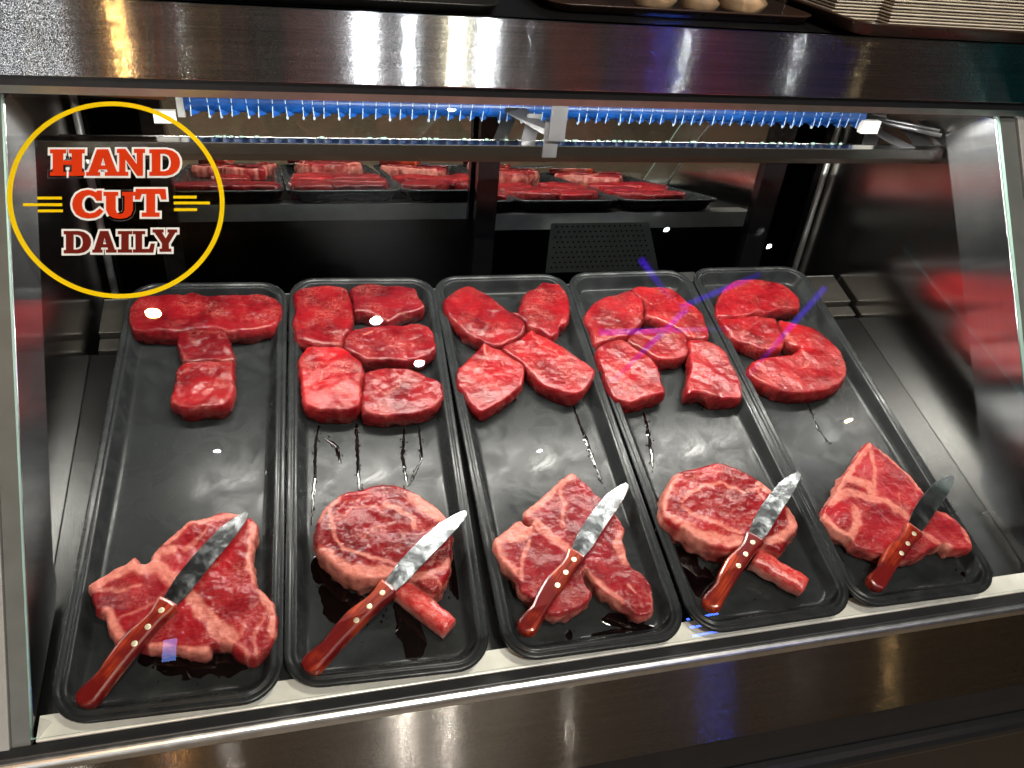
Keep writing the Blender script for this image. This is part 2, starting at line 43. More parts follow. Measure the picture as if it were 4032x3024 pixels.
JUICE= [(1, [(0.3313, 0.4147), (0.3254, 0.3785), (0.3213, 0.3207), (0.3169, 0.2817), (0.3125, 0.2408)], 0.005), (1, [(0.3878, 0.4121), (0.3846, 0.3554), (0.3819, 0.29)], 0.006), (1, [(0.4589, 0.3964), (0.4502, 0.3402), (0.451, 0.2903)], 0.005), (1, [(0.4821, 0.3987), (0.4783, 0.3373), (0.4539, 0.2916)], 0.004), (1, [(0.3382, 0.3902), (0.356, 0.3712), (0.3587, 0.3413)], 0.007), (2, [(0.7387, 0.4179), (0.7409, 0.3555), (0.7434, 0.301), (0.7443, 0.262)], 0.006), (2, [(0.5863, 0.4266), (0.5835, 0.4031)], 0.006), (3, [(0.8549, 0.3927), (0.8488, 0.345), (0.835, 0.2825)], 0.006), (3, [(0.96, 0.4035), (0.9645, 0.3929)], 0.006), (4, [(1.1613, 0.3859), (1.1543, 0.3352), (1.1574, 0.2975)], 0.004), (0, [(0.2661, 0.4736), (0.2614, 0.3849), (0.2536, 0.332)], 0.006), (1, [(0.325, 0.1516), (0.3463, 0.116), (0.38, 0.0985)], 0.045), (1, [(0.4173, 0.1126), (0.4296, 0.0662), (0.428, 0.03)], 0.03), (1, [(0.4318, 0.0597), (0.4301, 0.0238)], 0.008), (1, [(0.4897, 0.186), (0.4999, 0.149), (0.5015, 0.101)], 0.03), (1, [(0.3212, 0.1931), (0.325, 0.1516)], 0.03), (2, [(0.6346, 0.0431), (0.6312, 0.0182)], 0.012), (2, [(0.6428, 0.0259), (0.6947, 0.0267), (0.7552, 0.0291)], 0.018), (2, [(0.6818, 0.0494), (0.7391, 0.0413)], 0.02), (2, [(0.5656, 0.1368), (0.5768, 0.0974)], 0.02), (0, [(0.106, 0.0839), (0.1482, 0.0663), (0.2005, 0.0612), (0.2431, 0.0577)], 0.026), (0, [(0.0842, 0.128), (0.0989, 0.1081)], 0.015), (0, [(0.1588, 0.0619), (0.162, 0.0474)], 0.012), (3, [(0.8167, 0.1449), (0.8331, 0.0908), (0.8633, 0.0582)], 0.05), (4, [(1.2596, 0.0457), (1.2602, 0.0341)], 0.012), (4, [(1.2805, 0.1031), (1.2726, 0.0716)], 0.004)]
BONES= [('K2', (0.4211, 0.1215), (0.4751, 0.0587)), ('K4', (0.9232, 0.1015), (0.9786, 0.0478))]
LETTERS= [('H', [(0.0483, 0.6341), (0.085, 0.6342), (0.0864, 0.6655), (0.0497, 0.6652)]), ('A', [(0.0864, 0.6342), (0.1219, 0.6342), (0.1234, 0.6659), (0.0879, 0.6655)]), ('N', [(0.1192, 0.6342), (0.15, 0.6342), (0.1516, 0.6666), (0.1208, 0.6663)]), ('D', [(0.1545, 0.6342), (0.1886, 0.6343), (0.1903, 0.6665), (0.1561, 0.6662)]), ('C', [(0.0694, 0.5842), (0.1024, 0.5838), (0.104, 0.6173), (0.0709, 0.6174)]), ('U', [(0.1024, 0.5838), (0.137, 0.5834), (0.1385, 0.615), (0.1039, 0.6151)]), ('T', [(0.1362, 0.5853), (0.1709, 0.5849), (0.1727, 0.6184), (0.1379, 0.6185)]), ('D2', [(0.0587, 0.5435), (0.0873, 0.5428), (0.0886, 0.5691), (0.0598, 0.5696)]), ('A2', [(0.0887, 0.5437), (0.1145, 0.5431), (0.1157, 0.5687), (0.0899, 0.5691)]), ('I2', [(0.1158, 0.5431), (0.1313, 0.5427), (0.1326, 0.5684), (0.1171, 0.5686)]), ('L2', [(0.132, 0.5427), (0.156, 0.5422), (0.1573, 0.568), (0.1332, 0.5684)]), ('Y2', [(0.1535, 0.5432), (0.1807, 0.5426), (0.1821, 0.5695), (0.1549, 0.5699)])]
LINES= [[(0.0339, 0.6067), (0.0594, 0.6066), (0.0595, 0.6098), (0.034, 0.61)], [(0.0188, 0.5991), (0.0593, 0.5988), (0.0595, 0.6021), (0.0189, 0.6024)], [(0.0337, 0.5918), (0.0597, 0.5916), (0.0598, 0.5948), (0.0338, 0.5951)], [(0.1796, 0.607), (0.2055, 0.6068), (0.2057, 0.6102), (0.1798, 0.6103)], [(0.1796, 0.5999), (0.2203, 0.5996), (0.2205, 0.6029), (0.1798, 0.6032)], [(0.1795, 0.5918), (0.2054, 0.5916), (0.2056, 0.595), (0.1797, 0.5952)]]

scene = bpy.context.scene
COL = scene.collection
random.seed(7)
# ---------------------------------------------------------------- camera, world, exposure
cd = bpy.data.cameras.new('camera'); cam = bpy.data.objects.new('camera', cd); COL.objects.link(cam)
cd.sensor_width = 36; cd.lens = LENS; cd.clip_start = .02; cd.clip_end = 60
cm = Matrix([list(r) for r in CAM_ROT]).to_4x4(); cm.translation = Vector(CAM_LOC); cam.matrix_world = cm
scene.camera = cam
w = bpy.data.worlds.new('World'); scene.world = w; w.use_nodes = True
w.node_tree.nodes['Background'].inputs[0].default_value = (.6, .6, .65, 1)
w.node_tree.nodes['Background'].inputs[1].default_value = .038
vs = scene.view_settings; vs.view_transform = 'Standard'; vs.look = 'None'; vs.exposure = 0; vs.gamma = 1
cy = scene.cycles
cy.max_bounces = 10; cy.glossy_bounces = 6; cy.transparent_max_bounces = 12; cy.diffuse_bounces = 3
cy.sample_clamp_indirect = 6; cy.caustics_reflective = True; cy.blur_glossy = .3; cy.caustics_refractive = False
cy.use_denoising = True
LED = 360.0

# ---------------------------------------------------------------- frames
DECK = Matrix.Rotation(ALPHA, 4, 'X')                       # deck frame: x along the case, y up the slope, z off the deck
GS = Vector((0, math.cos(GLASS_ANG), math.sin(GLASS_ANG)))  # up the sloped front glass
GN = Vector((0, -math.sin(GLASS_ANG), math.cos(GLASS_ANG))) # out of the glass, towards the customer
XL, XR = -.012, 1.395                                       # inner faces of the side walls

# ---------------------------------------------------------------- object helpers
def props(o, label=None, cat=None, group=None, kind=None):
    if label: o['label'] = label
    if cat: o['category'] = cat
    if group: o['group'] = group
    if kind: o['kind'] = kind
    return o
def empty(name, loc=(0, 0, 0), rot=None, parent=None):
    o = bpy.data.objects.new(name, None); COL.objects.link(o); o.empty_display_size = .05
    m = (rot.to_4x4() if rot is not None else Matrix.Identity(4)).copy(); m.translation = Vector(loc)
    o.matrix_world = m
    if parent: o.parent = parent
    return o
def mesh_obj(name, verts, faces, mats, parent=None, smooth=False, mi=None, matrix=None):
    me = bpy.data.meshes.new(name); me.from_pydata([tuple(v) for v in verts], [], [tuple(f) for f in faces]); me.update()
    for m in (mats if isinstance(mats, (list, tuple)) else [mats]): me.materials.append(m)
    if mi is not None: me.polygons.foreach_set('material_index', mi)
    if smooth: me.polygons.foreach_set('use_smooth', [True] * len(me.polygons))
    o = bpy.data.objects.new(name, me); COL.objects.link(o)
    if matrix is not None: o.matrix_world = matrix
    if parent: o.parent = parent
    return o
def copy_tree(o, parent=None):
    c = o.copy(); COL.objects.link(c)
    if parent: c.parent = parent
    for ch in list(o.children): copy_tree(ch, c)
    return c
class MB:
    def __init__(s): s.v = []; s.f = []; s.m = []
    def add(s, v, f, m=0):
        b = len(s.v); s.v += [tuple(x) for x in v]; s.f += [tuple(i + b for i in q) for q in f]; s.m += [m] * len(f); return s
    def box(s, a, b, m=0):
        x0, y0, z0 = a; x1, y1, z1 = b
        return s.add([(x0,y0,z0),(x1,y0,z0),(x1,y1,z0),(x0,y1,z0),(x0,y0,z1),(x1,y0,z1),(x1,y1,z1),(x0,y1,z1)],
            [(0,3,2,1),(4,5,6,7),(0,1,5,4),(1,2,6,5),(2,3,7,6),(3,0,4,7)], m)
    def prism(s, prof, x0, x1, m=0, caps=True):            # profile in (y, z), swept along x
        n = len(prof)
        v = [(x0, y, z) for y, z in prof] + [(x1, y, z) for y, z in prof]
        f = [(i, (i + 1) % n, n + (i + 1) % n, n + i) for i in range(n)]
        if caps: f += [tuple(range(n))[::-1], tuple(range(n, 2 * n))]
        return s.add(v, f, m)
    def tube(s, pts, r, n=8, m=0, cap=True):
        pts = [Vector(p) for p in pts]; k = len(pts); vv = []; ff = []
        for i, p in enumerate(pts):
            t = (pts[min(i + 1, k - 1)] - pts[max(i - 1, 0)]).normalized()
            a = Vector((0, 0, 1)) if abs(t.z) < .9 else Vector((0, 1, 0))
            u = t.cross(a).normalized(); w_ = t.cross(u)
            for j in range(n):
                an = 2 * math.pi * j / n; vv.append(p + r * (math.cos(an) * u + math.sin(an) * w_))
        for i in range(k - 1):
            for j in range(n):
                ff.append((i*n+j, i*n+(j+1)%n, (i+1)*n+(j+1)%n, (i+1)*n+j))
        if cap: ff += [tuple(range(n))[::-1], tuple(range((k-1)*n, k*n))]
        return s.add(vv, ff, m)
    def sphere(s, c, rx, ry, rz, nu=8, nv=5, m=0):
        vv = [(c[0], c[1], c[2] - rz)]; ff = []
        for i in range(1, nv):
            ph = -math.pi / 2 + math.pi * i / nv
            for j in range(nu):
                a = 2 * math.pi * j / nu
                vv.append((c[0] + rx * math.cos(ph) * math.cos(a), c[1] + ry * math.cos(ph) * math.sin(a), c[2] + rz * math.sin(ph)))
        vv.append((c[0], c[1], c[2] + rz)); top = len(vv) - 1
        for j in range(nu): ff.append((0, 1 + (j + 1) % nu, 1 + j))
        for i in range(nv - 2):
            for j in range(nu): ff.append((1+i*nu+j, 1+i*nu+(j+1)%nu, 1+(i+1)*nu+(j+1)%nu, 1+(i+1)*nu+j))
        for j in range(nu): ff.append((1+(nv-2)*nu+j, 1+(nv-2)*nu+(j+1)%nu, top))
        return s.add(vv, ff, m)
    def build(s, name, mats, parent=None, smooth=False, matrix=None):
        o = mesh_obj(name, s.v, s.f, mats, parent, smooth, s.m, matrix)
        bm = bmesh.new(); bm.from_mesh(o.data); bmesh.ops.recalc_face_normals(bm, faces=bm.faces); bm.to_mesh(o.data); bm.free()
        return o
def bevel(o, wd=.002, seg=2):
    m = o.modifiers.new('edge', 'BEVEL'); m.width = wd; m.segments = seg; m.limit_method = 'ANGLE'; m.angle_limit = R(40)
    return o

# ---------------------------------------------------------------- materials
class N:                                                    # small node helper
    def __init__(s, name):
        s.mat = bpy.data.materials.new(name); s.mat.use_nodes = True; s.t = s.mat.node_tree
        s.p = s.t.nodes['Principled BSDF']; s.out = s.t.nodes['Material Output']
    def n(s, typ, **kw):
        x = s.t.nodes.new(typ)
        for k, v in kw.items():
            if k.startswith('i_'): x.inputs[int(k[2:])].default_value = v
            else: setattr(x, k, v)
        return x
    def l(s, a, b): s.t.links.new(a, b)
    def coord(s, kind='Object', scale=(1, 1, 1)):
        tc = s.n('ShaderNodeTexCoord'); mp = s.n('ShaderNodeMapping'); mp.inputs['Scale'].default_value = scale
        s.l(tc.outputs[kind], mp.inputs['Vector']); return mp.outputs['Vector']
    def noise(s, vec, scale, detail=3, rough=.5, dist=0):
        x = s.n('ShaderNodeTexNoise'); x.inputs['Scale'].default_value = scale; x.inputs['Detail'].default_value = detail
        x.inputs['Roughness'].default_value = rough; x.inputs['Distortion'].default_value = dist
        s.l(vec, x.inputs['Vector']); return x.outputs['Fac']
    def ramp(s, fac, stops):
        x = s.n('ShaderNodeValToRGB'); e = x.color_ramp.elements
        while len(e) < len(stops): e.new(.5)
        for el, (p, c) in zip(e, stops):
            el.position = p; el.color = (c, c, c, 1) if isinstance(c, (int, float)) else (*c, 1)
        s.l(fac, x.inputs['Fac']); return x.outputs['Color']
    def math(s, op, a, b=None, c=None, clamp=False):
        x = s.n('ShaderNodeMath', operation=op); x.use_clamp = clamp
        for i, q in enumerate((a, b, c)):
            if q is None: continue
            if isinstance(q, (int, float)): x.inputs[i].default_value = q
            else: s.l(q, x.inputs[i])
        return x.outputs[0]
    def mix(s, f, a, b, blend='MIX'):
        x = s.n('ShaderNodeMix', data_type='RGBA', blend_type=blend)
        for sock, q in ((x.inputs[0], f), (x.inputs[6], a), (x.inputs[7], b)):
            if isinstance(q, (int, float)): sock.default_value = q
            elif isinstance(q, tuple): sock.default_value = (*q, 1)
            else: s.l(q, sock)
        return x.outputs[2]
    def bump(s, h, strength=.3, dist=.001, normal=None):
        x = s.n('ShaderNodeBump'); x.inputs['Strength'].default_value = strength; x.inputs['Distance'].default_value = dist
        s.l(h, x.inputs['Height'])
        if normal: s.l(normal, x.inputs['Normal'])
        return x.outputs['Normal']
def plain(name, col, rough=.5, metal=0, spec=.5, grain=0, coat=0):
    m = N(name); p = m.p
    p.inputs['Roughness'].default_value = rough; p.inputs['Metallic'].default_value = metal
    p.inputs['Specular IOR Level'].default_value = spec; p.inputs['Coat Weight'].default_value = coat
    f = m.noise(m.coord(), 35, 4)
    c = m.mix(m.ramp(f, [(.3, 0.), (.7, 1.)]), tuple(x * (1 - .12 - grain) for x in col), tuple(min(1, x * (1.08 + grain)) for x in col))
    m.l(c, p.inputs['Base Color'])
    r = m.math('MULTIPLY_ADD', m.noise(m.coord(), 90, 3), rough * .5, rough * .75); m.l(r, p.inputs['Roughness'])
    return m.mat
def emit(name, col, s):
    m = N(name); m.p.inputs['Base Color'].default_value = (*col, 1); m.p.inputs['Emission Color'].default_value = (*col, 1)
    m.p.inputs['Emission Strength'].default_value = s; return m.mat
def brushed(name, col, rough, along, across, vis=.35, an=1., tilt=0):
    # brushed steel: a lobe stretched across the grooves, grooves drawn as fine tone and gloss lines
    m = N(name); p = m.p
    g = m.n('ShaderNodeNewGeometry')
    def dot(v):
        x = m.n('ShaderNodeVectorMath', operation='DOT_PRODUCT'); m.l(g.outputs['Position'], x.inputs[0]); x.inputs[1].default_value = v; return x.outputs['Value']
    cx = m.n('ShaderNodeCombineXYZ'); m.l(dot(along), cx.inputs[0]); m.l(dot(across), cx.inputs[1])
    def sc(v):
        mp = m.n('ShaderNodeMapping'); mp.inputs['Scale'].default_value = v; m.l(cx.outputs[0], mp.inputs['Vector']); return mp.outputs['Vector']
    f2 = m.noise(sc((6, 520, 1)), 1, 4, .7); f3 = m.noise(sc((2.5, 110, 1)), 1, 3, .6)
    if tilt:                                                # microscopic grooves: each leans the normal across the brush direction
        fl_ = m.n('ShaderNodeVectorMath', operation='FLOOR'); m.l(sc((3100, 4300, 1)), fl_.inputs[0])
        wn = m.n('ShaderNodeTexWhiteNoise', noise_dimensions='2D'); m.l(fl_.outputs[0], wn.inputs['Vector'])
        vm = m.n('ShaderNodeVectorMath', operation='SCALE'); vm.inputs[0].default_value = across; m.l(m.math('MULTIPLY', m.math('SUBTRACT', wn.outputs['Value'], .5), tilt), vm.inputs['Scale'])
        ad = m.n('ShaderNodeVectorMath', operation='ADD'); m.l(g.outputs['Normal'], ad.inputs[0]); m.l(vm.outputs[0], ad.inputs[1])
        nn = m.n('ShaderNodeVectorMath', operation='NORMALIZE'); m.l(ad.outputs[0], nn.inputs[0]); m.l(nn.outputs[0], p.inputs['Normal'])
    tg = m.n('ShaderNodeCombineXYZ')
    for k in range(3): tg.inputs[k].default_value = across[k]
    m.l(tg.outputs[0], p.inputs['Tangent']); p.inputs['Anisotropic'].default_value = an
    c = m.mix(m.ramp(m.math('ADD', m.math('MULTIPLY', f2, .65), m.math('MULTIPLY', f3, .35)), [(.35, 0.), (.65, 1.)]), tuple(x * (1 - vis) for x in col), col)
    sm = m.noise(m.coord('Object'), 9, 5, .6)
    c = m.mix(m.ramp(sm, [(.5, 0.), (.8, .3)]), c, tuple(x * .75 for x in col)); m.l(c, p.inputs['Base Color'])
    p.inputs['Metallic'].default_value = 1
    m.l(m.math('MULTIPLY_ADD', sm, rough * .3, rough * .85), p.inputs['Roughness'])
    return m.mat
def meat(name, marble, k=1., bmp=.7, ro=0., sp=.36):
    m = N(name); p = m.p; co = m.coord()
    at = m.n('ShaderNodeAttribute', attribute_name='fat'); fat = at.outputs['Fac']
    oi = m.n('ShaderNodeObjectInfo')
    rv = m.n('ShaderNodeVectorMath', operation='ADD'); m.l(co, rv.inputs[0])
    cxr = m.n('ShaderNodeCombineXYZ'); m.l(m.math('MULTIPLY', oi.outputs['Random'], 7.), cxr.inputs[0]); m.l(m.math('MULTIPLY', oi.outputs['Random'], 3.), cxr.inputs[1])
    m.l(cxr.outputs[0], rv.inputs[1]); v = rv.outputs[0]
    st = m.n('ShaderNodeMapping'); st.inputs['Scale'].default_value = (.35, 1.3, 1); st.inputs['Rotation'].default_value = (0, 0, .5); m.l(v, st.inputs['Vector']); vs_ = st.outputs['Vector']
    big = m.noise(v, 22, 3)
    lean = m.mix(m.ramp(big, [(.32, 0.), (.68, 1.)]), tuple(k * x for x in (.12, .0022, .0050)), tuple(k * x for x in (.30, .0075, .0115)))
    fib = m.noise(vs_, 260, 3, .6, .4)
    lean = m.mix(m.ramp(fib, [(.45, 0.), (.78, .45)]), lean, tuple(k * x for x in (.38, .032, .034)))
    # marbling: thin ridges of a warped noise
    def ridge(vec, sc, wd, ds):
        nz = m.noise(vec, sc, 3, .55, ds)
        return m.math('SUBTRACT', 1., m.math('MULTIPLY', m.math('ABSOLUTE', m.math('SUBTRACT', nz, .5)), 1. / wd), clamp=True)
    mask = m.ramp(m.noise(v, 30, 2), [(.42, 0.), (.62, 1.)])
    vein = m.math('MULTIPLY', m.math('MULTIPLY', m.math('MAXIMUM', m.math('MULTIPLY', ridge(vs_, 60, .020, 1.2), .8), m.math('MULTIPLY', ridge(v, 150, .04, .8), .8)), mask), marble)
    fl = m.ramp(m.noise(v, 95, 4, .65), [(.38, .55), (.6, 1.)])
    ff = m.math('MAXIMUM', m.math('MULTIPLY', fat, fl), vein, clamp=True)
    fatc = m.mix(m.noise(v, 60, 4), (.36, .095, .075), (.52, .21, .16))
    tint = m.mix(1., lean, oi.outputs['Color'], 'MULTIPLY')
    c = m.mix(ff, tint, fatc); m.l(c, p.inputs['Base Color'])
    h = m.math('ADD', m.math('MULTIPLY', m.noise(vs_, 210, 4, .65, .5), 1.), m.math('ADD', m.math('MULTIPLY', m.noise(v, 75, 3), 1.3), m.math('MULTIPLY', ff, .5)))
    m.l(m.bump(h, bmp, .0022), p.inputs['Normal'])
    m.l(m.math('ADD', m.math('MULTIPLY', m.noise(v, 140, 2), .12), m.math('MULTIPLY_ADD', ff, .16, .04 + ro)), p.inputs['Roughness'])
    p.inputs['Specular IOR Level'].default_value = sp
    p.inputs['Subsurface Weight'].default_value = .08; p.inputs['Subsurface Radius'].default_value = (.006, .0015, .001); p.inputs['Subsurface Scale'].default_value = 1
    return m.mat
def tray_plastic():
    m = N('black_tray_plastic'); p = m.p; co = m.coord()
    sc = m.n('ShaderNodeMapping'); sc.inputs['Scale'].default_value = (1, .06, 1); sc.inputs['Rotation'].default_value = (0, 0, .9); m.l(co, sc.inputs['Vector'])
    s1 = m.noise(sc.outputs[0], 420, 2, .5)
    sc2 = m.n('ShaderNodeMapping'); sc2.inputs['Scale'].default_value = (1, .08, 1); sc2.inputs['Rotation'].default_value = (0, 0, -.7); m.l(co, sc2.inputs['Vector'])
    s2 = m.noise(sc2.outputs[0], 380, 2, .5)
    smear = m.noise(co, 16, 5, .65, 1.5)
    c = m.mix(m.ramp(smear, [(.35, 0.), (.75, 1.)]), (.007, .008, .0085), (.022, .024, .025))
    c = m.mix(m.ramp(m.math('MAXIMUM', s1, s2), [(.68, 0.), (.8, .5)]), c, (.05, .053, .053)); m.l(c, p.inputs['Base Color'])
    m.l(m.math('ADD', m.math('MULTIPLY', m.ramp(smear, [(.35, 1.), (.65, 0.)]), .24), .15), p.inputs['Roughness'])
    m.l(m.bump(m.math('ADD', m.math('MULTIPLY', s1, .6), m.math('ADD', m.math('MULTIPLY', s2, .6), m.noise(co, 240, 3))), .05, .0006), p.inputs['Normal'])
    p.inputs['Specular IOR Level'].default_value = .16
    return m.mat
def glass_mat(name, tint, refl):
    m = N(name); m.t.nodes.remove(m.p)
    tr = m.n('ShaderNodeBsdfTransparent'); tr.inputs[0].default_value = (*tint, 1)
    gl = m.n('ShaderNodeBsdfGlossy'); gl.inputs['Roughness'].default_value = .0; gl.inputs[0].default_value = (1, 1, 1, 1)
    fr = m.n('ShaderNodeFresnel'); fr.inputs[0].default_value = 1.5
    sm = m.math('MULTIPLY', m.ramp(m.noise(m.coord(), 6, 5, .6), [(.35, .9), (.8, 1.1)]), refl)
    mx = m.n('ShaderNodeMixShader'); geo = m.n('ShaderNodeNewGeometry')
    fac = m.math('ADD', m.math('MULTIPLY', fr.outputs[0], m.math('SUBTRACT', 1., geo.outputs['Backfacing'])), m.math('MULTIPLY', geo.outputs['Backfacing'], .05))
    m.l(m.math('MULTIPLY', fac, sm, clamp=True), mx.inputs[0]); m.l(tr.outputs[0], mx.inputs[1]); m.l(gl.outputs[0], mx.inputs[2])
    m.l(mx.outputs[0], m.out.inputs[0]); return m.mat
def wood_handle():
    m = N('red_pakka_wood'); p = m.p; co = m.coord('Object', (4, 60, 60))
    rings = m.noise(co, 2.2, 4, .6, 1.2)
    oi = m.n('ShaderNodeObjectInfo')
    bc = m.coord('Object'); ad = m.n('ShaderNodeVectorMath', operation='ADD'); m.l(bc, ad.inputs[0]); cx = m.n('ShaderNodeCombineXYZ'); m.l(oi.outputs['Random'], cx.inputs[0]); m.l(cx.outputs[0], ad.inputs[1])
    patch = m.noise(ad.outputs[0], 26, 3)
    a = m.mix(m.ramp(rings, [(.35, 0.), (.65, 1.)]), (.085, .005, .004), (.36, .042, .010))
    c = m.mix(m.ramp(patch, [(.4, 0.), (.56, .9)]), a, (.085, .003, .004)); m.l(c, p.inputs['Base Color'])
    p.inputs['Roughness'].default_value = .24; p.inputs['Coat Weight'].default_value = .35; p.inputs['Coat Roughness'].default_value = .22
    m.l(m.bump(rings, .12, .0005), p.inputs['Normal']); return m.mat
def blade_steel():
    m = N('worn_blade_steel'); p = m.p; p.inputs['Metallic'].default_value = 1
    co = m.coord('Object', (1, 30, 1)); f = m.noise(co, 40, 3); g = m.noise(m.coord(), 45, 5, .7)
    m.l(m.mix(f, (.66, .70, .73), (.84, .88, .9)), p.inputs['Base Color'])
    m.l(m.math('MULTIPLY_ADD', m.ramp(g, [(.45, 0.), (.65, 1.)]), .12, .13), p.inputs['Roughness'])
    m.l(m.bump(m.math('ADD', f, g), .10, .0010), p.inputs['Normal']); return m.mat
def bone_mat():
    m = N('bone_and_gristle'); p = m.p; co = m.coord(); at = m.n('ShaderNodeAttribute', attribute_name='fat')
    a = m.mix(m.ramp(m.noise(co, 70, 4, .6, 1), [(.4, 0.), (.65, 1.)]), (.52, .23, .18), (.40, .08, .07))
    b = m.mix(m.ramp(m.noise(co, 110, 4, .6, 1), [(.4, 0.), (.6, 1.)]), (.32, .008, .010), (.42, .07, .06))
    m.l(m.mix(at.outputs['Fac'], a, b), p.inputs['Base Color']); p.inputs['Roughness'].default_value = .3
    m.l(m.bump(m.noise(co, 160, 4), .6, .0015), p.inputs['Normal']); return m.mat

STEELX = brushed('brushed_steel_long', (.54, .58, .63), .11, (1, 0, 0), (0, 0, 1), .45, 1., 1.75)
STEELP = brushed('brushed_steel_panel', (.52, .47, .41), .13, (1, 0, 0), (0, 0, 1), .35, 1., 2.6)
STEELS = brushed('brushed_steel_post', (.66, .67, .69), .16, tuple(GS), tuple(GN), .25)
WALLS = brushed('mirror_steel_side', (.62, .60, .58), .17, (0, 0, 1), (0, 1, 0), .12, .7)
DULLB = plain('dull_bracket_steel', (.20, .20, .21), .35, .9)
BRIGHT = plain('bright_sheet_steel', (.68, .69, .69), .32, 1)
SATIN = plain('satin_aluminium', (.62, .63, .62), .4, .85)
LIPM = plain('white_steel_lip', (.62, .61, .56), .38, .25)
DECKM = brushed('dark_deck_steel', (.10, .103, .103), .26, (1, 0, 0), (0, 1, 0), .15, .6)
RAILM = plain('dull_rail_steel', (.075, .07, .062), .42, .8)
BLACKR = plain('black_rubber', (.012, .012, .013), .45)
BLACKP = plain('black_paint', (.009, .009, .01), .22)
GREYP = plain('grey_plastic', (.09, .095, .09), .4)
TRIMW = plain('pale_grey_trim', (.24, .235, .225), .5)
TRAYM = tray_plastic()
LEAN = meat('lean_beef', .30, .63, .42, .02, .33); MARB = meat('marbled_beef', .42, .82, .28, .10, .24)
WOODH = wood_handle(); BLADEM = blade_steel(); BONEM = bone_mat()
RIVETM = plain('brass_rivet', (.66, .60, .42), .4, .7)
GLASSM = glass_mat('front_pane_glass', (.97, .985, .975), 1.0)
GLEDGE = plain('glass_edge', (.25, .38, .33), .2)
LEDM = emit('led_light', (1., .96, .89), LED)
JUICEM = plain('meat_juice', (.0018, .0005, .0005), .05, 0, .35)

def mirror_glass():
    m = N('dark_mirror_glass'); p = m.p; p.inputs['Metallic'].default_value = 1
    m.l(m.mix(m.noise(m.coord(), 4, 3), (.62, .66, .66), (.70, .74, .74)), p.inputs['Base Color']); p.inputs['Roughness'].default_value = .008
    return m.mat
MIRROR = mirror_glass()

# ================================================================ DISPLAY CASE
case = props(empty('display_case', (.69, .4, -.5)), 'refrigerated stainless steel meat display case with sloped front glass and blue coil', 'display case')
def part(name, mb, mats, parent=case, smooth=False, bev=None):
    o = mb.build(name, mats, None, smooth)
    if parent:
        o.parent = parent; o.matrix_parent_inverse = parent.matrix_world.inverted()
    if bev: bevel(o, bev)
    return o
gtop = Vector(GLASS0) + GS * .735
# fascia and counter top
XA, XB = -.35, 2.0
part('fascia', MB().prism([(.438, .5765), (.452, .5765), (.452, .6600), (.438, .6600)], XA, XB), STEELX, bev=.0016)
part('counter_top', MB().box((XA, .4525, .630), (XB, 1.02, .6585)), BLACKP)
part('glass_channel', MB().prism([(.4455, .5755), (.4455, .5640), (.4530, .5640), (.4530, .5755)], XA, XB, 0), BLACKR)
part('channel_trim', MB().prism([(.4510, .5635), (.4555, .5520), (.4640, .5535), (.4640, .5635)], XA, XB), BRIGHT, bev=.001)
part('canopy', MB().box((XA, .4660, .5900), (XB, .94, .6290)), BLACKP)
# sloped front glass
g0 = Vector(GLASS0)
def gp(x, s, off=0): return Vector((x, g0.y, g0.z)) + GS * s + GN * off
def gslab(x0, x1, s0, s1, o0, o1, m=0, mb=None):
    mb = mb or MB()
    v = [gp(x0, s0, o0), gp(x1, s0, o0), gp(x1, s1, o0), gp(x0, s1, o0), gp(x0, s0, o1), gp(x1, s0, o1), gp(x1, s1, o1), gp(x0, s1, o1)]
    mb.add(v, [(0,3,2,1),(4,5,6,7),(0,1,5,4),(1,2,6,5),(2,3,7,6),(3,0,4,7)], m); return mb
gm = gslab(.001, 1.3935, .002, .733, -.006, 0)
gm.m = [2, 0, 1, 1, 1, 1]
part('front_glass', gm, [GLASSM, GLEDGE, glass_mat('inner_pane_surface', (1, 1, 1), .0)])
# frame strips beyond both ends of the glass
part('end_gasket', gslab(-.0180, .0005, -.004, .733, -.012, -.002), GREYP)
part('end_gasket', gslab(1.3940, 1.4240, -.004, .733, -.012, -.002), GREYP)
part('end_trim', gslab(-.0300, -.0190, -.006, .733, -.012, .003), TRIMW, bev=.001)
part('end_trim', gslab(1.4250, 1.4370, -.006, .733, -.012, .003), TRIMW, bev=.001)
part('end_post', gslab(-.20, -.0310, -.006, .733, -.030, -.002), BLACKP)
part('end_post', gslab(1.4380, 1.62, -.006, .733, -.030, -.002), BLACKP)
# side walls with their front posts
prof = [(.012, -.05), (.005, -.30), (.93, -.30), (.93, .588), (.4700, .5880), (.4700, .5530)]
part('side_wall', MB().prism(prof, XL - .02, XL), WALLS)
part('side_wall', MB().prism(prof, XR, XR + .02), WALLS)
post = [(.0240, -.0200), (.4640, .5445), (.4850, .5440), (.5520, .4930), (.2030, .0570), (.1945, .0290), (.170, .012)]
part('side_post', MB().prism(post, XL + .0005, .0030), STEELS, bev=.0008)
part('side_post', MB().prism(post, 1.3912, XR - .0005), STEELS, bev=.0008)
part('corner_trim', MB().tube([(.0008, .775, -.25), (.0008, .775, .585)], .0062, 10), SATIN, smooth=True)
part('corner_trim', MB().tube([(1.3850, .826, -.25), (1.3850, .826, .585)], .0062, 10), SATIN, smooth=True)
part('case_floor', MB().box((XL, .012, -.31), (XR, .93, -.30)), BLACKP)
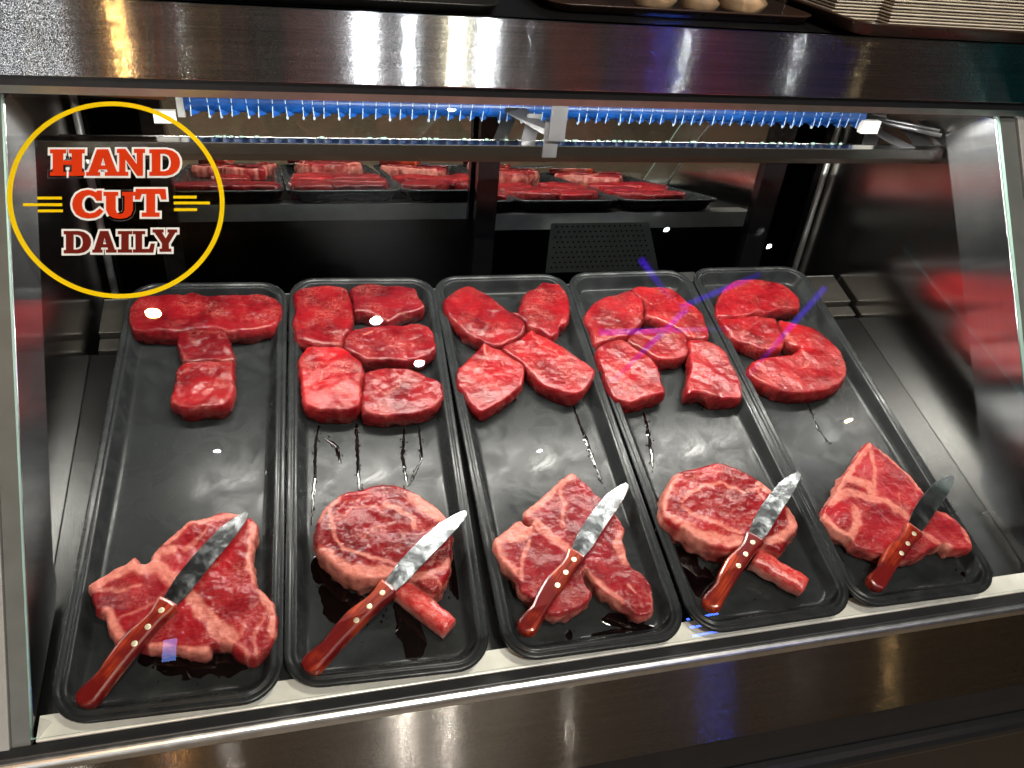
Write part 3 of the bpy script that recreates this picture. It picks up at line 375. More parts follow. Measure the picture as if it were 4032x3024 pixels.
# deck in its own tilted frame
def deckpart(name, mb, mats, **k):
    mb.v = [tuple(DECK @ Vector(v)) for v in mb.v]; return part(name, mb, mats, **k)
deckpart('deck', MB().box((XL + .001, .0335, -.0540), (XR - .001, .6060, -.0470)), DECKM)
deckpart('front_lip', MB().box((.0060, .0040, -.0330), (1.389, .0330, -.0280)), LIPM, bev=.001)
deckpart('lip_bracket', MB().add([(.0075, .0065, -.0278), (.0195, .0230, -.0278), (.0115, .0240, -.0130)], [(0, 1, 2)]).add([(.0085, .0065, -.0278), (.0200, .0235, -.0278), (.0125, .0240, -.0130)], [(2, 1, 0)]), LIPM)
deckpart('deck_rail', MB().prism([(.6080, -.0540), (.6080, -.0400), (.6340, -.0400), (.6360, -.0540)], .0005, 1.3880), RAILM, bev=.0012)
deckpart('deck_rail', MB().prism([(.6365, -.0540), (.6365, -.0288), (.7120, -.0288), (.7120, -.0620), (.7080, -.0620), (.7080, -.0540)], .0005, 1.3860), RAILM, bev=.0012)
deckpart('deck_skirt', MB().box((.0010, .7123, -.0640), (1.3855, .7140, -.0286)), SATIN)
# back: two sliding mirror doors in different planes, jambs
def door(y, x0, x1, z0, z1, bars):
    d = part('rear_door', MB().box((x0, y, z0), (x1, y + .006, z1)), MIRROR)
    for (a, b) in bars: 
        f = MB().box((a, y - .012, z0), (b, y + .010, z1)).build('door_stile', BLACKP); f.parent = d; f.matrix_parent_inverse = d.matrix_world.inverted()
    return d
door(.900, .100, .690, -.28, .586, [(.070, .105)])
door(.867, .690, 1.275, -.28, .586, [(.656, .697), (1.262, 1.312)])
part('rear_jamb', MB().box((1.314, .872, -.30), (XR, .884, .588)), WALLS)
part('rear_jamb', MB().box((XL, .893, -.30), (.069, .905, .588)), WALLS)
# perforated return air panel behind the deck, seen in the mirror doors
pv = [(.86, .742, .150), (1.092, .742, .150), (1.140, .742, .030), (.86, .742, .030)]
per = part('air_grille', MB().add(pv + [(x, y - .003, z) for x, y, z in pv], [(0, 1, 2, 3), (7, 6, 5, 4)]), SATIN)
hm = MB()
for i in range(19):
    for j in range(9):
        x, z = .872 + i * .0125 + (j % 2) * .00625, .143 - j * .0125
        if x < 1.085 + (.15 - z) * .4 - .004:
            hm.add([(x + .0024 * math.cos(a * math.pi / 4), .7426, z + .0024 * math.sin(a * math.pi / 4)) for a in range(8)], [tuple(range(8))])
ho = hm.build('grille_hole', BLACKR); ho['kind'] = 'stuff'; ho.parent = per; ho.matrix_parent_inverse = per.matrix_world.inverted()
# lamp under the canopy, just behind the top of the glass
part('lamp_housing', MB().box((.02, .4680, .5600), (1.37, .4930, .5690)), SATIN)
part('led_lamp', MB().add([(.10, .4716, .5588), (1.34, .4716, .5588), (1.34, .4834, .5556), (.10, .4834, .5556)], [(3, 2, 1, 0)]).prism([(.4714, .5592), (.4714, .5598), (.4838, .5598), (.4838, .5560)], .0995, 1.3405, 1), [LEDM, SATIN])
# drip pan
PANM = N('polished_pan_steel'); PANM.p.inputs['Base Color'].default_value = (.24, .235, .23, 1); PANM.p.inputs['Metallic'].default_value = 1; PANM.p.inputs['Roughness'].default_value = .2; PANM = PANM.mat
part('drip_pan', MB().prism([(.5400, .4540), (.5400, .4705), (.5620, .4705), (.5620, .4690), (.5640, .4420), (.6380, .4300), (.6400, .4470), (.6420, .4470), (.6400, .4270), (.5600, .4390), (.5585, .4540)], .0035, 1.3905), PANM, bev=.0008)
dm = MB(); random.seed(3)
for i in range(46):
    x = random.uniform(.2, 1.28); dm.sphere((x, .6385, .4475), random.uniform(.003, .005), .0022, random.uniform(.0015, .0025), 8, 5)
dr = part('water_drop', dm, GLEDGE, smooth=True); dr['kind'] = 'stuff'
# hanger brackets at mid span and at the right end
part('pan_bracket', MB().box((.6845, .5330, .4800), (.7095, .5350, .5880)), DULLB)
part('pan_bracket', MB().box((.6790, .5370, .4540), (.7010, .5392, .5060)), DULLB)
part('pan_bracket', MB().add([(.628, .575, .508), (.690, .536, .482), (.706, .536, .486), (.660, .590, .512)], [(0, 1, 2, 3), (3, 2, 1, 0)]), DULLB)
part('pan_bracket', MB().add([(.628, .640, .448), (.650, .640, .448), (.656, .600, .508), (.634, .600, .508)], [(0, 1, 2, 3)]).add([(.628, .642, .448), (.650, .642, .448), (.656, .602, .508), (.634, .602, .508)], [(3, 2, 1, 0)]), DULLB)
part('pan_bracket', MB().add([(.652, .5630, .4700), (.674, .5630, .4700), (.682, .570, .508), (.660, .570, .508)], [(0, 1, 2, 3)]).add([(.652, .5650, .4700), (.674, .5650, .4700), (.682, .572, .508), (.660, .572, .508)], [(3, 2, 1, 0)]), DULLB)
part('end_bracket', MB().box((1.305, .545, .4710), (1.335, .640, .4730)).box((1.305, .640, .4440), (1.335, .642, .5000)), DULLB)
part('end_bracket', MB().add([(1.345, .560, .471), (1.388, .560, .471), (1.388, .640, .492), (1.352, .640, .492)], [(0, 1, 2, 3), (3, 2, 1, 0)]), DULLB)
part('drain_pipe', MB().tube([(1.292, .640, .4930), (1.388, .556, .4900)], .0042, 8).tube([(1.292, .648, .4960), (1.388, .564, .4960)], .0030, 8), DULLB, smooth=True)
part('copper_pipe', MB().tube([(-.010, .630, .5150), (.155, .625, .5110)], .009, 10), plain('old_copper', (.32, .11, .03), .4, .8), smooth=True)

# cooling coil: copper-blue tubes with a row of bent fins
BLUE = plain('blue_coil_coating', (.004, .045, .20), .3, 0, .6, .25); BLUED = plain('dark_blue_coil', (.006, .07, .33), .35)
FROST = plain('frosted_fin_edge', (.34, .42, .52), .4)
coil = part('cooling_coil', MB().tube([(.178, .620, .5030), (1.268, .620, .5030)], .0145, 12).tube([(.178, .675, .5400), (1.268, .675, .5400)], .0125, 12).tube([(.178, .624, .5440), (1.268, .624, .5440)], .0130, 12), BLUE, smooth=True)
for x in (.168, 1.262):
    e = MB().box((x, .612, .4820), (x + .010, .700, .5890)).build('end_plate', SATIN); e.parent = coil; e.matrix_parent_inverse = coil.matrix_world.inverted()
e = MB().box((1.262, .600, .4780), (1.296, .611, .4990)).build('end_clip', plain('white_clip', (.75, .74, .7), .5)); e.parent = coil; e.matrix_parent_inverse = coil.matrix_world.inverted()
e = MB().box((.138, .600, .4770), (.166, .611, .4930)).build('end_clip', plain('white_clip', (.75, .74, .7), .5)); e.parent = coil; e.matrix_parent_inverse = coil.matrix_world.inverted()
fin_me = []
for k, (lean_, curl) in enumerate([(0, .001), (.0035, -.001), (-.003, .002), (.006, .001)]):
    mb = MB(); n = 5
    for i in range(n):
        z0, z1 = .4855 + i * .0205, .4855 + (i + 1) * .0205
        def xx(z): return lean_ * (1 - (z - .4855) / .1) + curl * math.sin((z - .4855) * 60)
        a, b = xx(z0), xx(z1); y0 = .606
        mb.add([(a - .0005, y0 + .001, z0), (a - .0005, .70, z0 + .004), (b - .0005, .70, z1 + .004), (b - .0005, y0 + .001, z1)], [(0, 1, 2, 3)], 0)
        mb.add([(a + .0005, y0 + .001, z0), (a + .0005, .70, z0 + .004), (b + .0005, .70, z1 + .004), (b + .0005, y0 + .001, z1)], [(3, 2, 1, 0)], 0)
        mb.add([(a - .0006, y0, z0), (a + .0006, y0, z0), (b + .0006, y0, z1), (b - .0006, y0, z1)], [(0, 1, 2, 3)], 1)
    zs = [.4865 + .0195 * i for i in range(6)]
    for z0, z1 in zip(zs[:-1], zs[1:]):
        w0, w1 = .0085 + .0015 * math.sin(z0 * 300 + k), .0085 + .0015 * math.sin(z1 * 300 + k)
        mb.add([(xx(z0), y0 + .0012, z0), (xx(z0) + w0, y0 + .007, z0 + .001), (xx(z1) + w1, y0 + .007, z1 + .001), (xx(z1), y0 + .0012, z1)], [(0, 1, 2, 3)], 0)
    if k % 2: mb.sphere((xx(.4855), y0 + .004, .4845), .0020, .0025, .0028, 7, 4, 1)
    o = mb.build('fin', [BLUE, FROST]); fin_me.append(o)
random.seed(11); nf = 0
x = .186
while x < 1.258:
    src = fin_me[random.choices([0, 1, 2, 3], [5, 2, 2, 1])[0]]
    f = src.copy(); COL.objects.link(f); f.location = (x + random.uniform(-.001, .001), 0, 0)
    f.parent = coil; f.matrix_parent_inverse = coil.matrix_world.inverted(); x += .0181; nf += 1
for o in fin_me: bpy.data.objects.remove(o)
random.seed(5); dm = MB()
for i in range(70):
    x = random.uniform(.19, 1.25); dm.sphere((x, .628, .494 if i % 2 else .5535), .003, .003, random.uniform(.003, .006), 7, 4)
dr = dm.build('ice_drop', FROST, smooth=True); dr['kind'] = 'stuff'; dr.parent = coil; dr.matrix_parent_inverse = coil.matrix_world.inverted()

# front below the glass: gasket, rounded edge, steel panel, black base with bumper
part('lower_gasket', MB().prism([(.0100, -.0275), (-.0040, -.0270), (-.0060, -.0290), (-.0060, -.0420), (.0100, -.0420)], XA, XB), BLACKR, bev=.0015)
arc = [(-.0062 - .0085 * math.sin(a), -.0375 + .0085 * math.cos(a)) for a in [i * math.pi / 2 / 6 for i in range(7)]]
part('panel_edge', MB().prism(arc + [(-.0147, -.0440), (-.0062, -.0440)], XA, XB), BRIGHT, smooth=False)
part('front_panel', MB().prism([(-.0140, -.0445), (-.0140, -.2410), (-.0050, -.2410), (-.0050, -.0445)], XA, XB), STEELP)
part('black_base', MB().prism([(-.0120, -.2415), (-.0240, -.2700), (-.0300, -.2900), (-.0300, -.76), (.05, -.76), (.05, -.2415)], XA, XB), BLACKP)
bum = [(-.0310 - .022 * math.sin(a), -.315 + .022 * math.cos(a)) for a in [i * math.pi / 8 for i in range(9)]]
part('bumper', MB().prism(bum, XA, XB), BLACKP)

# ================================================================ LETTERING ON THE GLASS
def vinyl(name, col):
    m = N(name); m.t.nodes.remove(m.p)
    d = m.n('ShaderNodeBsdfDiffuse'); t = m.n('ShaderNodeBsdfTranslucent'); mx = m.n('ShaderNodeMixShader'); mx.inputs[0].default_value = .3
    c = m.mix(m.ramp(m.noise(m.coord(), 40, 3), [(.3, 0.), (.7, 1.)]), tuple(x * .93 for x in col), col); m.l(c, d.inputs[0]); m.l(c, t.inputs[0])
    m.l(d.outputs[0], mx.inputs[1]); m.l(t.outputs[0], mx.inputs[2]); m.l(mx.outputs[0], m.out.inputs[0]); return m.mat
YEL = vinyl('yellow_vinyl', (.88, .64, .008)); REDV = vinyl('red_vinyl', (.72, .05, .010)); MAR = vinyl('maroon_vinyl', (.17, .018, .012)); WHV = vinyl('white_vinyl', (.85, .85, .83))
gl_rot = Matrix([[1, 0, 0], [0, GS.y, GN.y], [0, GS.z, GN.z]])
decal = props(empty('window_lettering', (.12, g0.y + GS.y * .606, g0.z + GS.z * .606), gl_rot), 'round yellow ring decal reading HAND CUT DAILY on the front glass', 'window sign')
cxr, sxr = .1200, .6062
def ring(name, r0, r1, h0, h1, m, seg=96):
    mb = MB()
    for r, h in ((r0, h0), (r1, h0), (r1, h1), (r0, h1)):
        mb.v += [(r * math.cos(2 * math.pi * i / seg), r * math.sin(2 * math.pi * i / seg), h) for i in range(seg)]
    for a, b in ((0, 1), (1, 2), (2, 3), (3, 0)):
        for i in range(seg):
            j = (i + 1) % seg; mb.f.append((a*seg+i, a*seg+j, b*seg+j, b*seg+i)); mb.m.append(0)
    o = mb.build(name, m, None); o.parent = decal; return o
ring('ring', .1118, .1172, .0004, .0008, YEL)
GLY = {
'H': ([(0,0),(.46,0),(.46,.15),(.38,.15),(.38,.41),(.62,.41),(.62,.15),(.54,.15),(.54,0),(1,0),(1,.15),(.92,.15),(.92,.85),(1,.85),(1,1),(.54,1),(.54,.85),(.62,.85),(.62,.58),(.38,.58),(.38,.85),(.46,.85),(.46,1),(0,1),(0,.85),(.08,.85),(.08,.15),(0,.15)], None),
'A': ([(0,0),(.42,0),(.42,.14),(.35,.14),(.38,.24),(.62,.24),(.65,.14),(.56,.14),(.56,0),(1,0),(1,.14),(.93,.14),(.66,1),(.32,1),(.07,.14),(0,.14)], [(.44,.39),(.575,.39),(.505,.68)]),
'N': ([(0,0),(.4,0),(.4,.15),(.3,.15),(.3,.60),(.72,0),(.92,0),(.92,.85),(1,.85),(1,1),(.6,1),(.6,.85),(.7,.85),(.7,.44),(.3,1),(0,1),(0,.85),(.08,.85),(.08,.15),(0,.15)], None),
'D': ([(0,0),(.55,0),(.75,.05),(.9,.17),(.98,.34),(1,.5),(.98,.66),(.9,.83),(.75,.95),(.55,1),(0,1),(0,.85),(.08,.85),(.08,.15),(0,.15)], [(.36,.17),(.5,.17),(.62,.23),(.68,.35),(.7,.5),(.68,.65),(.62,.77),(.5,.83),(.36,.83)]),
'C': ([(.95,.98),(.95,.62),(.78,.62),(.7,.75),(.55,.83),(.42,.78),(.33,.65),(.31,.5),(.33,.35),(.42,.22),(.56,.17),(.72,.21),(.88,.35),(1,.25),(.86,.08),(.7,.01),(.5,-.01),(.3,.03),(.13,.14),(.03,.32),(.0,.5),(.03,.68),(.13,.86),(.3,.97),(.5,1.01),(.66,.98),(.76,.92),(.8,.98)], None),
'U': ([(0,1),(.46,1),(.46,.85),(.38,.85),(.38,.32),(.42,.2),(.5,.16),(.6,.19),(.66,.32),(.66,.85),(.58,.85),(.58,1),(1,1),(1,.85),(.92,.85),(.92,.32),(.85,.12),(.72,.02),(.52,-.02),(.3,.02),(.16,.12),(.08,.32),(.08,.85),(0,.85)], None),
'T': ([(0,.62),(.03,1),(.97,1),(1,.62),(.84,.62),(.78,.82),(.64,.82),(.64,.15),(.78,.15),(.78,0),(.22,0),(.22,.15),(.36,.15),(.36,.82),(.22,.82),(.16,.62)], None),
'I': ([(0,0),(1,0),(1,.15),(.76,.15),(.76,.85),(1,.85),(1,1),(0,1),(0,.85),(.24,.85),(.24,.15),(0,.15)], None),
'L': ([(0,0),(.93,0),(1,.42),(.82,.42),(.74,.17),(.42,.17),(.42,.85),(.56,.85),(.56,1),(0,1),(0,.85),(.12,.85),(.12,.15),(0,.15)], None),
'Y': ([(.28,0),(.76,0),(.76,.14),(.66,.14),(.66,.38),(.93,.86),(1,.86),(1,1),(.6,1),(.6,.86),(.67,.86),(.53,.6),(.38,.86),(.45,.86),(.45,1),(0,1),(0,.86),(.08,.86),(.38,.38),(.38,.14),(.28,.14)], None)}
def area(p): return sum(p[i][0]*p[(i+1)%len(p)][1]-p[(i+1)%len(p)][0]*p[i][1] for i in range(len(p))) / 2
def grow(p, d):                                             # mitred offset, p counter-clockwise grows for d > 0
    n = len(p); r = []
    for i in range(n):
        a, b, c = Vector(p[i-1]), Vector(p[i]), Vector(p[(i+1) % n])
        n1 = (b - a).normalized(); n2 = (c - b).normalized(); n1 = Vector((n1.y, -n1.x)); n2 = Vector((n2.y, -n2.x))
        k = max(.55, 1 + n1.dot(n2)); q = b + (n1 + n2) / k * d; r.append((q.x, q.y))
    return r
def flat_letter(name, polys, h, ext, mat, parent):
    cu = bpy.data.curves.new(name, 'CURVE'); cu.dimensions = '2D'; cu.fill_mode = 'BOTH'; cu.extrude = ext
    for pl in polys:
        sp = cu.splines.new('POLY'); sp.points.add(len(pl) - 1); sp.use_cyclic_u = True
        for q, (a, b) in zip(sp.points, pl): q.co = (a, b, 0, 1)
    tmp = bpy.data.objects.new('tmp', cu); COL.objects.link(tmp)
    me = bpy.data.meshes.new_from_object(tmp.evaluated_get(bpy.context.evaluated_depsgraph_get())); bpy.data.objects.remove(tmp)
    me.materials.clear(); me.materials.append(mat)
    o = bpy.data.objects.new(name, me); COL.objects.link(o); o.location = (0, 0, h); o.parent = parent; return o
letter_words = {0: REDV, 1: REDV, 2: MAR}
for i, (l, q) in enumerate(LETTERS):
    word = 0 if i < 4 else (1 if i < 7 else 2)
    def mp(u, v): 
        a = [(q[0][k] * (1 - u) + q[1][k] * u) * (1 - v) + (q[3][k] * (1 - u) + q[2][k] * u) * v for k in (0, 1)]
        return (a[0] - cxr, a[1] - sxr)
    outer, hole = GLY[l[0]]
    po = [mp(*t) for t in outer]
    if area(po) < 0: po.reverse()
    inner = [po]; wide = [grow(po, .0024)]
    if hole:
        ph = [mp(*t) for t in hole]
        if area(ph) > 0: ph.reverse()
        inner.append(ph); wide.append(grow(ph, .0021))
    wl = flat_letter('letter_outline', wide, .0007 + .00003 * (i % 2), .0002, WHV, decal)
    flat_letter('letter', inner, .0006, .0002, letter_words[word], wl)
for q in LINES:
    pl = [(a - cxr, b - sxr) for a, b in q]
    flat_letter('yellow_line', [pl if area(pl) > 0 else pl[::-1]], .0006, .0002, YEL, decal)

# ================================================================ TRAYS
def rrect(w_, l_, o, r, n=8):
    x0, x1, y0, y1 = o, w_ - o, o, l_ - o; rr = max(.004, r - o); pts = []
    for cx, cy_, a0 in ((x1 - rr, y1 - rr, 0), (x0 + rr, y1 - rr, 90), (x0 + rr, y0 + rr, 180), (x1 - rr, y0 + rr, 270)):
        for i in range(n + 1):
            a = R(a0 + 90 * i / n); pts.append((cx + rr * math.cos(a), cy_ + rr * math.sin(a)))
    return pts
def ring_mesh(rings, w_, l_, r, n=8, cx=0, cy_=0):
    mb = MB(); k = 4 * (n + 1)
    for o, z in rings: mb.v += [(x - cx, y - cy_, z) for x, y in rrect(w_, l_, o, r, n)]
    for i in range(len(rings) - 1):
        for j in range(k): mb.f.append((i*k+j, i*k+(j+1)%k, (i+1)*k+(j+1)%k, (i+1)*k+j)); mb.m.append(0)
    mb.f += [tuple(range(k)), tuple(range((len(rings)-1)*k, len(rings)*k))[::-1]]; mb.m += [0, 0]
    return mb
TW = .25
tr_rings = [(.030, -.0275), (.0245, -.0250), (.0140, -.0095), (.0120, -.0045), (.0015, -.0060), (0, -.0050), (.0003, -.0014), (.0016, -.0002), (.0040, 0), (.0062, -.0005), (.0074, -.0022), (.0092, -.0022), (.0104, -.0006), (.0125, -.0002), (.0146, -.0010), (.0160, -.0034), (.0205, -.0130), (.0245, -.0205), (.0272, -.0232), (.0310, -.0240), (.0400, -.0242)]
tray0 = ring_mesh(tr_rings, TW, TRAY_L, .046, 10, TW / 2, TRAY_L / 2).build('meat_tray', TRAYM, smooth=True)
TNAMES = ['T', 'E', 'X', 'A', 'S']
TLAB = ['long black tray with the T of steaks, beside the left wall of the case', 'long black tray whose steaks spell an E above a ribeye', 'long black tray whose steaks spell an X, middle of the five',
        'long black tray whose steaks spell an A above a ribeye', 'long black tray whose steaks spell an S, beside the right wall']
trays = []
for i, (tx, ty, th_) in enumerate(TRAYS):
    o = tray0 if i == 0 else copy_tree(tray0)
    c, s = math.cos(th_), math.sin(th_)
    m = Matrix.Translation((tx + c * TW / 2 - s * TRAY_L / 2, ty + s * TW / 2 + c * TRAY_L / 2, 0)) @ Matrix.Rotation(th_, 4, 'Z')
    o.matrix_world = DECK @ m; props(o, TLAB[i], 'tray', 'black meat trays on the sloped deck'); trays.append((o, m))
# juice runs lying in the trays
random.seed(21)
jb = {i: MB() for i in range(5)}
for ti, pts, wd in JUICE:
    inv = trays[ti][1].inverted(); P = [inv @ Vector((x, y, 0)) for x, y in pts]
    L = sum((P[k+1] - P[k]).length for k in range(len(P) - 1)); n = max(6, int(L / .0035)); ce = []
    for k in range(n + 1):
        t = k / n * (len(P) - 1); a = min(int(t), len(P) - 2); ce.append(P[a].lerp(P[a + 1], t - a))
    le, ri = [], []
    for k, p in enumerate(ce):
        d = (ce[min(k + 1, n)] - ce[max(k - 1, 0)]).normalized(); nn = Vector((-d.y, d.x, 0)); e = math.sin(math.pi * min(max((k + .35) / (n + .7), 0), 1)) ** .35
        h = wd / 2 * e; am = min(1., .004 / wd * 1.6)
        le.append(p + nn * h * (1 + am * .9 * noise.noise(p * 160 + Vector((ti * 3, 1, 0))) + .5 * noise.noise(p * 45)))
        ri.append(p - nn * h * (1 + am * .9 * noise.noise(p * 150 + Vector((ti * 5, 9, 0))) + .5 * noise.noise(p * 40 + Vector((4, 4, 4)))))
    z = -.0236; v = []
    for a, p, b in zip(le, ce, ri): v += [(a.x, a.y, z - .0006), (p.x * .5 + a.x * .5, p.y * .5 + a.y * .5, z + .0002), (p.x, p.y, z + .0004), (p.x * .5 + b.x * .5, p.y * .5 + b.y * .5, z + .0002), (b.x, b.y, z - .0006)]
    f = [(k*5+q, k*5+q+1, (k+1)*5+q+1, (k+1)*5+q) for k in range(len(ce) - 1) for q in range(4)]
    jb[ti].add(v, f)
    for _ in range(int(4 + L * 130)):
        p = random.choice(ce); q = p + Vector((random.uniform(-1, 1) * wd, random.uniform(-1.2, .6) * wd, 0)); r = random.uniform(.0006, .0018)
        if abs(q.x) < .09 and abs(q.y) < .32: jb[ti].sphere((q.x, q.y, z), r, r * random.uniform(1, 2), .0007, 7, 4)
for i, mb in jb.items():
    o = mb.build('meat_juice', JUICEM, None, True); o['kind'] = 'stuff'; o.parent = trays[i][0]

# ================================================================ STEAKS
def smooth_closed(pts, step):
    P = np.array(pts); n = len(P); out = []
    for i in range(n):
        p0, p1, p2, p3 = P[i-1], P[i], P[(i+1) % n], P[(i+2) % n]
        k = max(2, int(np.linalg.norm(p2 - p1) / step))
        for j in range(k):
            t = j / k
            out.append(.5 * (2*p1 + (p2-p0)*t*.8 + (p1 - p2)*0 + (2*p0*.8 - 5*p1 + p1*.4*0 + 4*p2 - p3*.8 + (p1-p0)*.0) * 0 + 0) if False else
                       (lambda tt: ((2*tt**3-3*tt**2+1)*p1 + (tt**3-2*tt**2+tt)*(p2-p0)*.42 + (-2*tt**3+3*tt**2)*p2 + (tt**3-tt**2)*(p3-p1)*.42))(t))
    return np.array(out)
def seg_dist(Q, A, B):
    d = np.full(len(Q), 1e9); 
    for a, b in zip(A, B):
        ab = b - a; t = np.clip(((Q - a) @ ab) / max(ab @ ab, 1e-12), 0, 1); d = np.minimum(d, np.linalg.norm(Q - (a + t[:, None] * ab), axis=1))
    return d
def inside(Q, A, B):
    c = np.zeros(len(Q), bool)
    for a, b in zip(A, B):
        if a[1] == b[1]: continue
        k = ((a[1] > Q[:, 1]) != (b[1] > Q[:, 1])) & (Q[:, 0] < (b[0]-a[0]) * (Q[:, 1]-a[1]) / (b[1]-a[1]) + a[0]); c ^= k
    return c
ZB = -.0238
def make_steak(d, name, label, cat, group, mat, res):
    seed = sum(ord(c) for c in d['key']) * 1.37
    bd = smooth_closed(d['o'], .0024)
    cen = bd.mean(0); bd = bd - cen
    A2 = bd; B2 = np.roll(bd, -1, 0)
    if sum(A2[:, 0]*B2[:, 1] - B2[:, 0]*A2[:, 1]) < 0: bd = bd[::-1].copy()
    tang = np.roll(bd, -1, 0) - np.roll(bd, 1, 0); tang /= np.linalg.norm(tang, axis=1)[:, None] + 1e-9
    nor = np.stack([tang[:, 1], -tang[:, 0]], 1)
    jit = np.array([noise.noise(Vector((x * 110 + seed, y * 110, 3))) * .0013 + noise.noise(Vector((x * 300 + seed, y * 300, 9))) * .0009 for x, y in bd])
    bd = bd + nor * jit[:, None]; A2, B2 = bd, np.roll(bd, -1, 0); nb = len(bd)
    x0, y0 = bd.min(0); x1, y1 = bd.max(0); ps = []
    ny = int((y1 - y0) / (res * .866)) + 1
    for j in range(ny):
        for i in range(int((x1 - x0) / res) + 1): ps.append((x0 + (i + .5 * (j % 2)) * res, y0 + j * res * .866))
    Q = np.array(ps); Q = Q[inside(Q, A2, B2)]; dq = seg_dist(Q, A2, B2); k = dq > res * .55; Q = Q[k]; dq = dq[k]
    allp = np.vstack([bd, Q]); dist = np.concatenate([np.zeros(nb), dq])
    vs_, _, fs, *_ = delaunay_2d_cdt([Vector(p) for p in allp], [(i, (i + 1) % nb) for i in range(nb)], [], 1, 1e-6)
    if len(vs_) != len(allp): allp = np.array([tuple(v) for v in vs_]); dist = seg_dist(allp, A2, B2); dist[:nb] = 0
    r = d['r']; zt = d['zt']; r *= .55; t = np.clip(dist / (r * 1.2), 0, 1)
    z = zt - r * (1 - np.sqrt(np.clip(1 - (1 - t) ** 2, 0, 1)))
    fat = np.zeros(len(allp)); zoff = np.zeros(len(allp)); Wp = allp.copy()
    for i, (x, y) in enumerate(allp):
        a = Vector((x, y, seed)); n1 = noise.noise_vector(a * 70); n2 = noise.noise_vector(a * 190)
        Wp[i] += (n1.x * .0035 + n2.x * .0014, n1.y * .0035 + n2.y * .0014)
        zoff[i] = noise.noise(Vector((x * 28 + seed, y * 28, 1))) * .0032 + noise.noise(Vector((x * 85, y * 85 + seed, 2))) * .0012 + noise.noise(Vector((x * 230, y * 230 + seed, 2))) * .0005
    for pts, wd, kf in d['f']:
        P = np.array(pts) - cen; ds = seg_dist(Wp, P[:-1], P[1:]); h = wd / 2
        g = np.clip((h * 1.25 - ds) / (h * .5 + .0006), 0, 1) * kf; fat = np.maximum(fat, g)
    z = z + zoff * (.35 + .65 * t) - fat * .0004
    V = [(allp[i, 0], allp[i, 1], z[i]) for i in range(len(allp))]
    F = [tuple(f) for f in fs]; FA = list(fat)
    rings = [.12, .3, .5, .7, .86, 1.0]; base = len(V); prev = list(range(nb)); bz = z[:nb]; sf = d.get('side', .05)
    for q, s in enumerate(rings):
        cur = []
        for i in range(nb):
            bx, by = bd[i]; zz = bz[i] * (1 - s) + ZB * s
            ln = noise.noise(Vector((bx * 70 + seed, by * 70, zz * 90))) ; l2 = noise.noise(Vector((bx * 200, by * 200 + seed, zz * 260)))
            o = .0026 * math.sin(math.pi * min(1, s * 1.15)) + (.0042 if sf > .5 else .0024) * ln * (.4 + s) + .0010 * l2 - .0012 * s
            cur.append(len(V)); V.append((bx + nor[i, 0] * o, by + nor[i, 1] * o, zz)); FA.append(min(1, max(0, fat[i] * .8 + sf * (.6 + .9 * ln))))
        for i in range(nb): F.append((prev[i], cur[i], cur[(i+1) % nb], prev[(i+1) % nb]))
        prev = cur
    F.append(tuple(prev))
    o = mesh_obj(name, V, F, mat, None, True, None, DECK @ Matrix.Translation((cen[0], cen[1], 0)))
    at = o.data.attributes.new('fat', 'FLOAT', 'POINT'); at.data.foreach_set('value', np.array(FA, dtype=np.float32))
    bm = bmesh.new(); bm.from_mesh(o.data); bmesh.ops.recalc_face_normals(bm, faces=bm.faces); bm.to_mesh(o.data); bm.free()
    o.color = (*d['col'], 1)
    return props(o, label, cat, group)
LAB = {
'T1': 'long red steak lying crosswise as the bar of the T', 'T2': 'dark red steak forming the upper half of the T stem', 'T3': 'bright red steak forming the lower end of the T stem',
'E1': 'red steak at the top left corner of the E', 'E2': 'dull pinkish steak forming the top arm of the E', 'E3': 'dark red steak forming the middle arm of the E',
'E4': 'thick bright red steak at the bottom left of the E', 'E5': 'pointed red steak forming the bottom arm of the E',
'X1': 'oval red steak forming the upper left arm of the X', 'X2': 'red steak forming the upper right arm of the X', 'X3': 'blunt red steak forming the lower left leg of the X', 'X4': 'squared red steak forming the lower right leg of the X',
'A1': 'rounded pink red steak at the upper left of the A', 'A2': 'curved pink red steak at the upper right of the A', 'A3': 'red steak forming the crossbar of the A', 'A4': 'pink red steak forming the left leg of the A', 'A5': 'wedge of pink red steak forming the right leg of the A',
'S1': 'curled red steak forming the top hook of the S', 'S2': 'red steak below the top hook of the S, against the tray edge', 'S3': 'long curved red steak forming the bottom hook of the S',
'K1': 'wide T-bone steak with fat rim at the front of the T tray', 'K2': 'thick dark ribeye with bone at the front of the E tray', 'K3': 'notched T-bone steak at the front of the X tray',
'K4': 'thick bright ribeye with bone at the front of the A tray', 'K5': 'pale pink T-bone steak at the front of the S tray'}
WORDG = {'T': 'steaks laid out as the letter T', 'E': 'steaks laid out as the letter E', 'X': 'steaks laid out as the letter X', 'A': 'steaks laid out as the letter A', 'S': 'steaks laid out as the letter S', 'K': 'bone-in steaks under the knives'}
steak_objs = {}
for d in STEAKS:
    k = d['key']; big = k[0] == 'K'
    nm = 'steak' if not big else ('ribeye_steak' if k in ('K2', 'K4') else 'tbone_steak')
    steak_objs[k] = make_steak(d, nm, LAB[k], 'steak', WORDG[k[0]], MARB if big else LEAN, .0017 if big else .0021)
